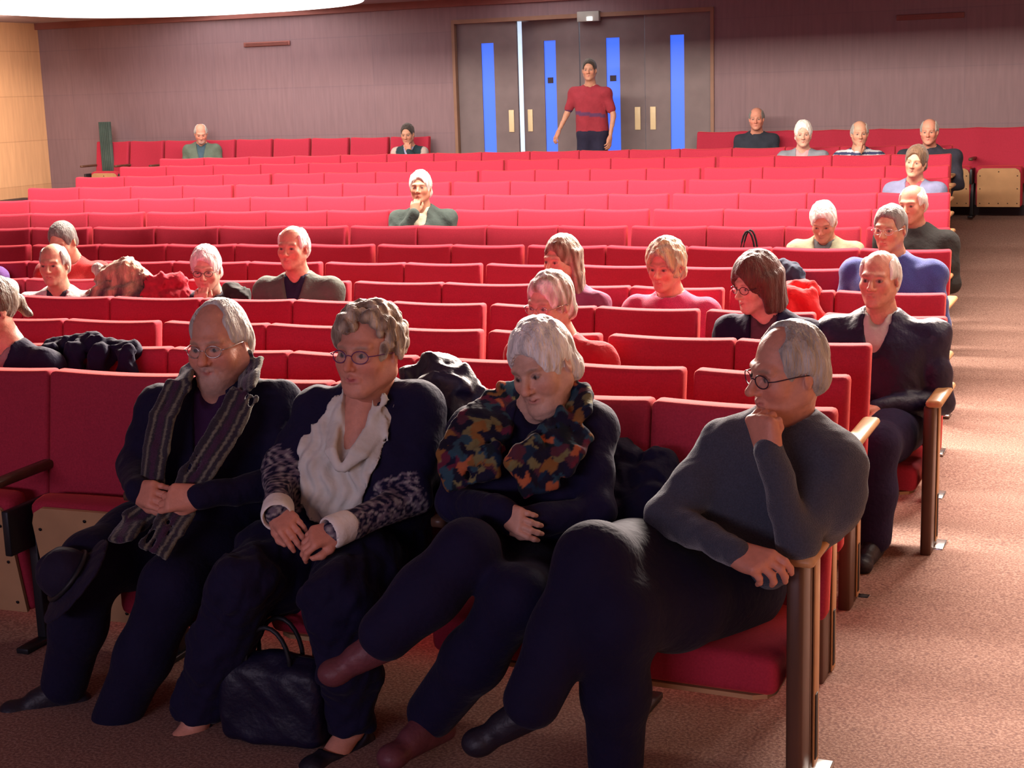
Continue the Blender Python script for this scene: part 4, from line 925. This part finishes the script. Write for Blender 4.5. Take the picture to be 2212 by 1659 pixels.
def blouse():
    q = q2; lo = q['hip'] - .35; hi = q['neck'] + .25
    G = F(lo, hi, .0065)
    q['torso'](G, .003, False); G.ell(q['hip'] + q['up'] * .14 + q['bf'] * .10, (.185, .14, .17), k=.06)
    # crinkled ruffles running down the front
    X, Y, Z = G.ax[0][:, None, None], G.ax[1][None, :, None], G.ax[2][None, None, :]
    u = (X - q['Cc'][0]) * q['lat'][0] + (Y - q['Cc'][1]) * q['lat'][1]
    G.d = (G.d + .0052 * np.sin(u * 150 + 2.2 * np.sin(Z * 48)) + .004 * np.sin(Z * 70 + u * 60)).astype(np.float32)
    K = F(lo, hi, .0065); K.poly([P_(825, 860, 3.74), P_(775, 905, 3.66), P_(712, 1000, 3.62), P_(705, 1070, 3.61), P_(730, 1120, 3.58)], [.055, .115, .125, .11, .085], k=.012).poly([P_(745, 880, 3.72), P_(690, 960, 3.66)], [.085, .11], k=.012); G.d = np.maximum(G.d, K.d)
    # neckline and collar wings
    G.cone(q['neck'] - q['up'] * .03, q['Hc'], .066, .09, k=.01, mode='cut')
    G.cone(q['neck'] + q['bf'] * .08, q['Cc'] + q['bf'] * .24 - q['up'] * .13, .050, .012, k=.008, mode='cut')
    nk = q['neck']
    for s, wmax in ((-1, .034), (1, .052)):
        path = [nk - q['bf'] * .060 + q['up'] * .030 + q['lat'] * s * .03, nk + q['lat'] * s * .076 + q['up'] * .022, nk + q['lat'] * s * .060 + q['bf'] * .085 - q['up'] * .040, q['Cc'] + q['bf'] * .200 + q['lat'] * s * .030 - q['up'] * .075, q['Cc'] + q['bf'] * .215 + q['lat'] * s * .006 - q['up'] * .125]
        wid = [.008, .030, wmax, wmax * .8, .006]
        for i in range(4):
            for t in np.linspace(0, 1, 6):
                o0 = (q['lat'] * s * .9 - q['up'] * .35 - q['bf'] * .25) * wid[i] * t; o1 = (q['lat'] * s * .9 - q['up'] * .35 - q['bf'] * .25) * wid[i + 1] * t
                G.cone(path[i] + o0, path[i + 1] + o1, .0085, k=.008)
    V, Q = G.get(1); obj_np('blouse', (V, Q, np.tile(C3(.62, .62, .56), (len(V), 1))), 'cloth', E2, q['base'])
    for i, nm in ((0, 'L'), (1, 'R')):
        a, b = np.array(J['el' + nm]), np.array(J['wr' + nm]); d = (b - a) / np.linalg.norm(b - a)
        K = F(b - .12, b + .12, .005); K.cone(b - d * .03, b + d * .012, .047, .049, k=.01); K.cone(b + d * .008, b + d * .05, .038, .042, k=.006, mode='cut')
        V, Q = K.get(1); obj_np('cuff', (V, Q, np.tile(C3(.80, .78, .72), (len(V), 1))), 'cloth', E2, q['base'])
    w_ = np.array(J['wrR']); dd = J['handR']['dir'] / np.linalg.norm(J['handR']['dir'])
blouse()
# --- older woman with flowered scarf
J = dict(hip=(-.80, 3.92, .37), shL=P_(1025, 935, 3.84), shR=P_(1275, 925, 3.86), elL=P_(985, 1085, 3.70), elR=P_(1290, 1105, 3.70), wrL=P_(1085, 1108, 3.50), wrR=P_(1120, 1130, 3.52),
         knL=P_(1010, 1190, 3.36), knR=P_(1120, 1290, 3.34), anL=P_(835, 1375, 3.22), anR=P_(935, 1545, 3.48), ftL=(-.72, -.30, -.42), ftR=(-.3, -.95, 0), neck=P_(1168, 880, 3.84))
J['handL'] = dict(dir=P_(1150, 1140, 3.46) - J['wrL'], back=(0, -.9, .3), side=1, thumb=.2, scale=.92)
J['handR'] = dict(dir=P_(1035, 1085, 3.58) - J['wrR'], back=(0, -.9, .3), side=-1, thumb=.2, scale=.92)
E3, q3 = seated('white-haired older woman with her head tilted, arms and legs crossed, in a flowered scarf', P_(1172, 792, 3.80), FZ, psi=33, pitch=16, roll=-13, body=18, J=J, wd=1.02, shw=.18, bust=.6,
                head=dict(skin=SK['pale'] * .95, hair='crop', hcol=HC['white'] * .9, fat=.35, nose=1.05, seed=3), top=BLK * 2.0, topname='cardigan', trousers=BLK * 1.7, shoe=C3(.12, .035, .045), vopen=.10, under=BLK * 1.5, legw=.92, **NR)
def flowered_scarf():
    q = q3
    left = [P_(1180, 850, 3.96), P_(1085, 865, 3.84), P_(1040, 925, 3.70), P_(1015, 985, 3.62), P_(1020, 1040, 3.57)]
    right = [P_(1190, 850, 3.96), P_(1240, 865, 3.84), P_(1245, 915, 3.73), P_(1205, 955, 3.66), P_(1180, 1000, 3.61), P_(1120, 1030, 3.56)]
    G = F(np.min(left + right, 0) - .15, np.max(left + right, 0) + .15, .0065)
    for pts, ws in ((left, (.03, .045, .075, .085, .075)), (right, (.03, .045, .055, .06, .07, .05))):
        for i, (a, b) in enumerate(zip(pts, pts[1:])):
            d = (b - a); d /= np.linalg.norm(d); side = np.cross(d, q['bf']); side /= np.linalg.norm(side)
            for s in np.linspace(-1, 1, 7): G.cone(a + side * ws[i] * s, b + side * ws[i + 1] * s, .016, k=.012)
    G.noise(.008, 30, 8).noise(.003, 75, 9)
    V, Q = G.get(1); rnd = np.random.RandomState(4)
    cols = .75 * np.array([(.012, .012, .04), (.015, .012, .03), (.50, .14, .06), (.012, .03, .07), (.14, .02, .05), (.22, .20, .09), (.012, .012, .03), (.03, .08, .12), (.28, .13, .04), (.012, .012, .035), (.10, .03, .05), (.012, .02, .03)])
    seeds = V[rnd.choice(len(V), 420)]; ci = rnd.randint(0, len(cols), 420)
    Vn = V + .008 * np.sin(V[:, [1, 2, 0]] * 160)
    best = np.full(len(V), 9.); C = np.zeros((len(V), 3))
    for s_, c_ in zip(seeds, ci):
        dd = np.linalg.norm(Vn - s_, axis=1); m = dd < best; best[m] = dd[m]; C[m] = cols[c_]
    obj_np('scarf', (V, Q, C), 'cloth', E3, q['base'])
flowered_scarf()
# --- man with his hand on his mouth
J = dict(hip=(-.22, 3.93, .37), shL=P_(1570, 965, 3.80), shR=P_(1790, 1000, 3.80), elL=P_(1440, 1115, 3.66), elR=P_(1722, 1170, 3.62), wrL=P_(1590, 1195, 3.50), wrR=P_(1660, 975, 3.58),
         knL=P_(1285, 1215, 3.34), knR=P_(1330, 1330, 3.30), anL=P_(1150, 1520, 3.20), anR=P_(1330, 1655, 3.42), ftL=(-.70, -.25, -.45), ftR=(-.3, -.95, 0), neck=P_(1700, 905, 3.82))
J['handL'] = dict(dir=P_(1700, 1232, 3.46) - J['wrL'], back=(.1, -.55, .8), side=-1, curl=((30, 35, 25), (34, 40, 25), (42, 45, 30), (48, 50, 30)), thumb=.15, scale=1.1)
J['handR'] = dict(dir=P_(1635, 880, 3.60) - J['wrR'], back=(-.45, -.85, .1), side=-1, curl=((70, 85, 45), (75, 90, 45), (78, 92, 45), (80, 95, 45)), thumb=.1, scale=1.12)
def sweater4(T, q):
    T.cone(q['sh'][1], q['chest'][1], .075, .11, k=.05)
    T.cone(q['neck'] - q['up'] * .02, q['sh'][1] + q['up'] * .0, .07, .075, k=.05)
E4, q4 = seated('grey-haired man in a dark grey sweater holding his hand over his mouth', P_(1700, 802, 3.78), FZ, psi=58, pitch=8, roll=2, body=24, J=J, wd=1.1, shw=.2,
                head=dict(skin=SK['ruddy'] * .92, hair='fringe', hcol=HC['grey'] * 1.05, fat=.2, nose=1.15, seed=11), top=C3(.055, .060, .085), topm='knit', topname='sweater', gl='frame_dark', topfn=sweater4, collar=True, trousers=BLK * 1.5, legw=1.14, hs=1.02, **NR)
# ---------------------------------------------------------------- things people brought
def cloth_thing(name, label, cat, prims, col, m='cloth', res=.008, noise=(.012, 30), group=None, colfn=None, extra=None):
    P = np.array([p for pr in prims for p in pr[0]]); r = max(max(pr[1]) if hasattr(pr[1], '__len__') else pr[1] for pr in prims)
    G = F(P.min(0) - r - .04, P.max(0) + r + .04, res)
    for pr in prims: G.poly(pr[0], pr[1], k=pr[2] if len(pr) > 2 else .03)
    G.noise(noise[0], noise[1], len(label)).noise(noise[0] * .45, noise[1] * 2.3, len(label) + 1)
    if extra: extra(G)
    V, Q = G.get(1); base = np.array([V[:, 0].mean(), V[:, 1].mean(), V[:, 2].min()])
    C = colfn(V) if colfn else np.tile(col, (len(V), 1)); me = mesh_np(name, V - base, Q, C); me.materials.append(M[m])
    o = bpy.data.objects.new(name, me); COL.objects.link(o); o.location = base; tag(o, label, cat, group); return o
def R_(px, py, row, off=0.0): return W(px, py, rho=row_rho(row) + off)
# black coat folded over a second row seat back
cloth_thing('coat', 'black coat folded over a second row seat back at the left', 'coat', [([R_(115, 750, 2, .02), R_(205, 748, 2, .02), R_(285, 757, 2, .02)], (.045, .05, .045)), ([R_(110, 762, 2, -.06), R_(105, 850, 2, -.08)], (.04, .045)), ([R_(160, 762, 2, -.06), R_(160, 850, 2, -.08)], (.045, .05)), ([R_(215, 762, 2, -.06), R_(215, 850, 2, -.08)], (.045, .05)), ([R_(275, 768, 2, -.06), R_(278, 850, 2, -.08)], (.04, .045))], BLK * 1.6)
cloth_thing('jacket', 'shiny black jacket bundled over the seat back behind the curly-haired woman', 'jacket', [([R_(905, 815, 1, .02), R_(950, 805, 1, .04), R_(1000, 825, 1, .02), R_(1035, 850, 1, 0)], (.055, .065, .05, .03)), ([R_(945, 830, 1, -.04), R_(950, 930, 1, -.08)], (.06, .06)), ([R_(990, 850, 1, -.04), R_(985, 930, 1, -.08)], (.05, .05))], BLK * 2, m='leather')
cloth_thing('jacket', 'red jacket draped over a fifth row seat back beside the auburn-haired woman', 'jacket', [([R_(1705, 628, 5, .02), R_(1755, 625, 5, .02)], (.055, .045)), ([R_(1712, 640, 5, -.06), R_(1720, 720, 5, -.10)], (.055, .06)), ([R_(1745, 640, 5, -.07), R_(1775, 720, 5, -.10)], (.045, .05))], C3(.62, .03, .035))
cloth_thing('coat', 'dark blue coat hung over a seat back behind the auburn-haired woman', 'coat', [([R_(1690, 572, 6, -.05), R_(1715, 590, 6, -.08), R_(1735, 640, 6, -.10)], (.04, .05, .04)), ([R_(1670, 590, 6, -.06), R_(1690, 650, 6, -.10)], (.05, .05))], C3(.03, .04, .07))
cloth_thing('coat', 'brown fur-hooded coat heaped on a fifth row seat', 'coat', [([R_(235, 600, 5, -.15), R_(275, 588, 5, -.15), R_(312, 605, 5, -.15)], (.075, .085, .06)), ([R_(235, 640, 5, -.18), R_(300, 640, 5, -.18)], (.10, .10)), ([R_(215, 660, 5, -.15), R_(320, 660, 5, -.15)], (.10, .09))], C3(.1, .06, .05), m='hair', colfn=lambda V: C3(.06, .035, .045) + (C3(.46, .30, .19) - C3(.06, .035, .045)) * np.clip(.25 + .45 * np.sin(V[:, 0] * 55 + 1.5 * np.sin(V[:, 2] * 25)) + (V[:, 2] - V[:, 2].mean()) * 6, 0, 1)[:, None])
cloth_thing('scarf', 'pale fluffy scarf end beside the brown fur-hooded coat', 'scarf', [([R_(212, 580, 5, -.12), R_(218, 598, 5, -.14)], (.035, .035))], C3(.45, .42, .36), m='hair', noise=(.006, 60))
cloth_thing('jacket', 'crumpled red jacket on the seat between the fur-hooded coat and the white-haired woman', 'jacket', [([R_(340, 612, 5, -.16), R_(385, 608, 5, -.16)], (.06, .05)), ([R_(340, 650, 5, -.18), R_(395, 650, 5, -.18)], (.09, .08))], C3(.42, .03, .05), noise=(.016, 34))
cloth_thing('scarf', 'small dark scarf on the seat beside the white-haired woman with glasses', 'scarf', [([R_(500, 625, 5, -.14), R_(525, 640, 5, -.16)], (.05, .055))], C3(.03, .03, .03))
# dark coat and bag on the seat between the older woman and the front aisle man
cloth_thing('coat', 'black coat bundled between the older woman and the man in the grey sweater', 'coat', [([P_(1340, 1000, 3.98), P_(1335, 1120, 3.86)], (.075, .10)), ([P_(1420, 1010, 3.98), P_(1400, 1130, 3.86)], (.06, .10))], BLK * 1.5)
def bag(name, label, base, w_, d_, h, col, handle=True, yaw=0, hl=.12):
    e = tag(empty(name, base, yaw), label, 'bag')
    G = F((-w_ / 2 - .03, -d_ / 2 - .03, -.02), (w_ / 2 + .03, d_ / 2 + .03, h + .04), .007)
    G.box((0, 0, h * .48), (w_ / 2, d_ / 2, h * .47), rr=.035, k=.01); G.ell((0, 0, h * .92), (w_ * .42, d_ * .2, .03), k=.04); G.noise(.007, 22, 5); G.plane((0, 0, .002), (0, 0, -1))
    V, Q = G.get(1); link('bag_body', mesh_np('bag_body', V, Q, np.tile(col, (len(V), 1))), M['leather'], e)
    tube('zip', [(-w_ * .4, 0, h * 1.0), (0, -.004, h * 1.025), (w_ * .4, 0, h * 1.0)], .003, M['steel'], e)
    if handle:
        for s in (-1, 1): tube('handle', [(-w_ * .22, s * d_ * .3, h * .9)] + [(-w_ * .22 * math.cos(a), s * d_ * .3, h * .92 + hl * math.sin(a)) for a in [PI * i / 12 for i in range(1, 12)]] + [(w_ * .22, s * d_ * .3, h * .9)], .007, M['black'], e)
    return e
b = W(622, 1659, Z=FZ + .0)
bag('handbag', 'large black handbag standing on the floor between the curly-haired woman\'s feet', (-1.38, 3.44, FZ + .003), .33, .14, .27, BLK * 1.3, True, .1)
p = R_(1618, 536, 8, -.14)
bag('shoulder_bag', 'dark bag with a raised round handle on an eighth row seat', (p[0], p[1], fzr(8) + .41), .26, .12, .30, C3(.03, .03, .06), True, 0, .25)
p = P_(1385, 1030, 4.0)
tube_o = None
# hat held on the knee of the bearded man: crown and brim
def hat():
    c = P_(165, 1255, 3.30); e = tag(empty('hat', c.tolist()), 'round black felt hat resting on the knee of the man with the striped scarf', 'hat')
    Rm = R3(math.radians(38), math.radians(-34), 0)
    G = F((-.20, -.20, -.20), (.20, .20, .20), .006)
    G.ell((0, 0, 0), (.165, .145, .016), Rm, k=.01); G.ell(Rm @ np.array((0, 0, .05)), (.088, .078, .075), Rm, k=.03); G.ell(Rm @ np.array((0, 0, .135)), (.02, .06, .022), Rm, k=.02, mode='cut'); G.noise(.003, 30, 2)
    V, Q = G.get(1); link('felt', mesh_np('felt', V, Q, np.tile(BLK * 1.5 + C3(.006, .004, .002), (len(V), 1))), M['cloth'], e)
    pts = [tuple(Rm @ np.array((.092 * math.cos(a), .082 * math.sin(a), .03))) for a in [2 * PI * i / 24 for i in range(24)]]
    tube('hat_band', pts, .008, M['black'], e, 6, True)
hat()
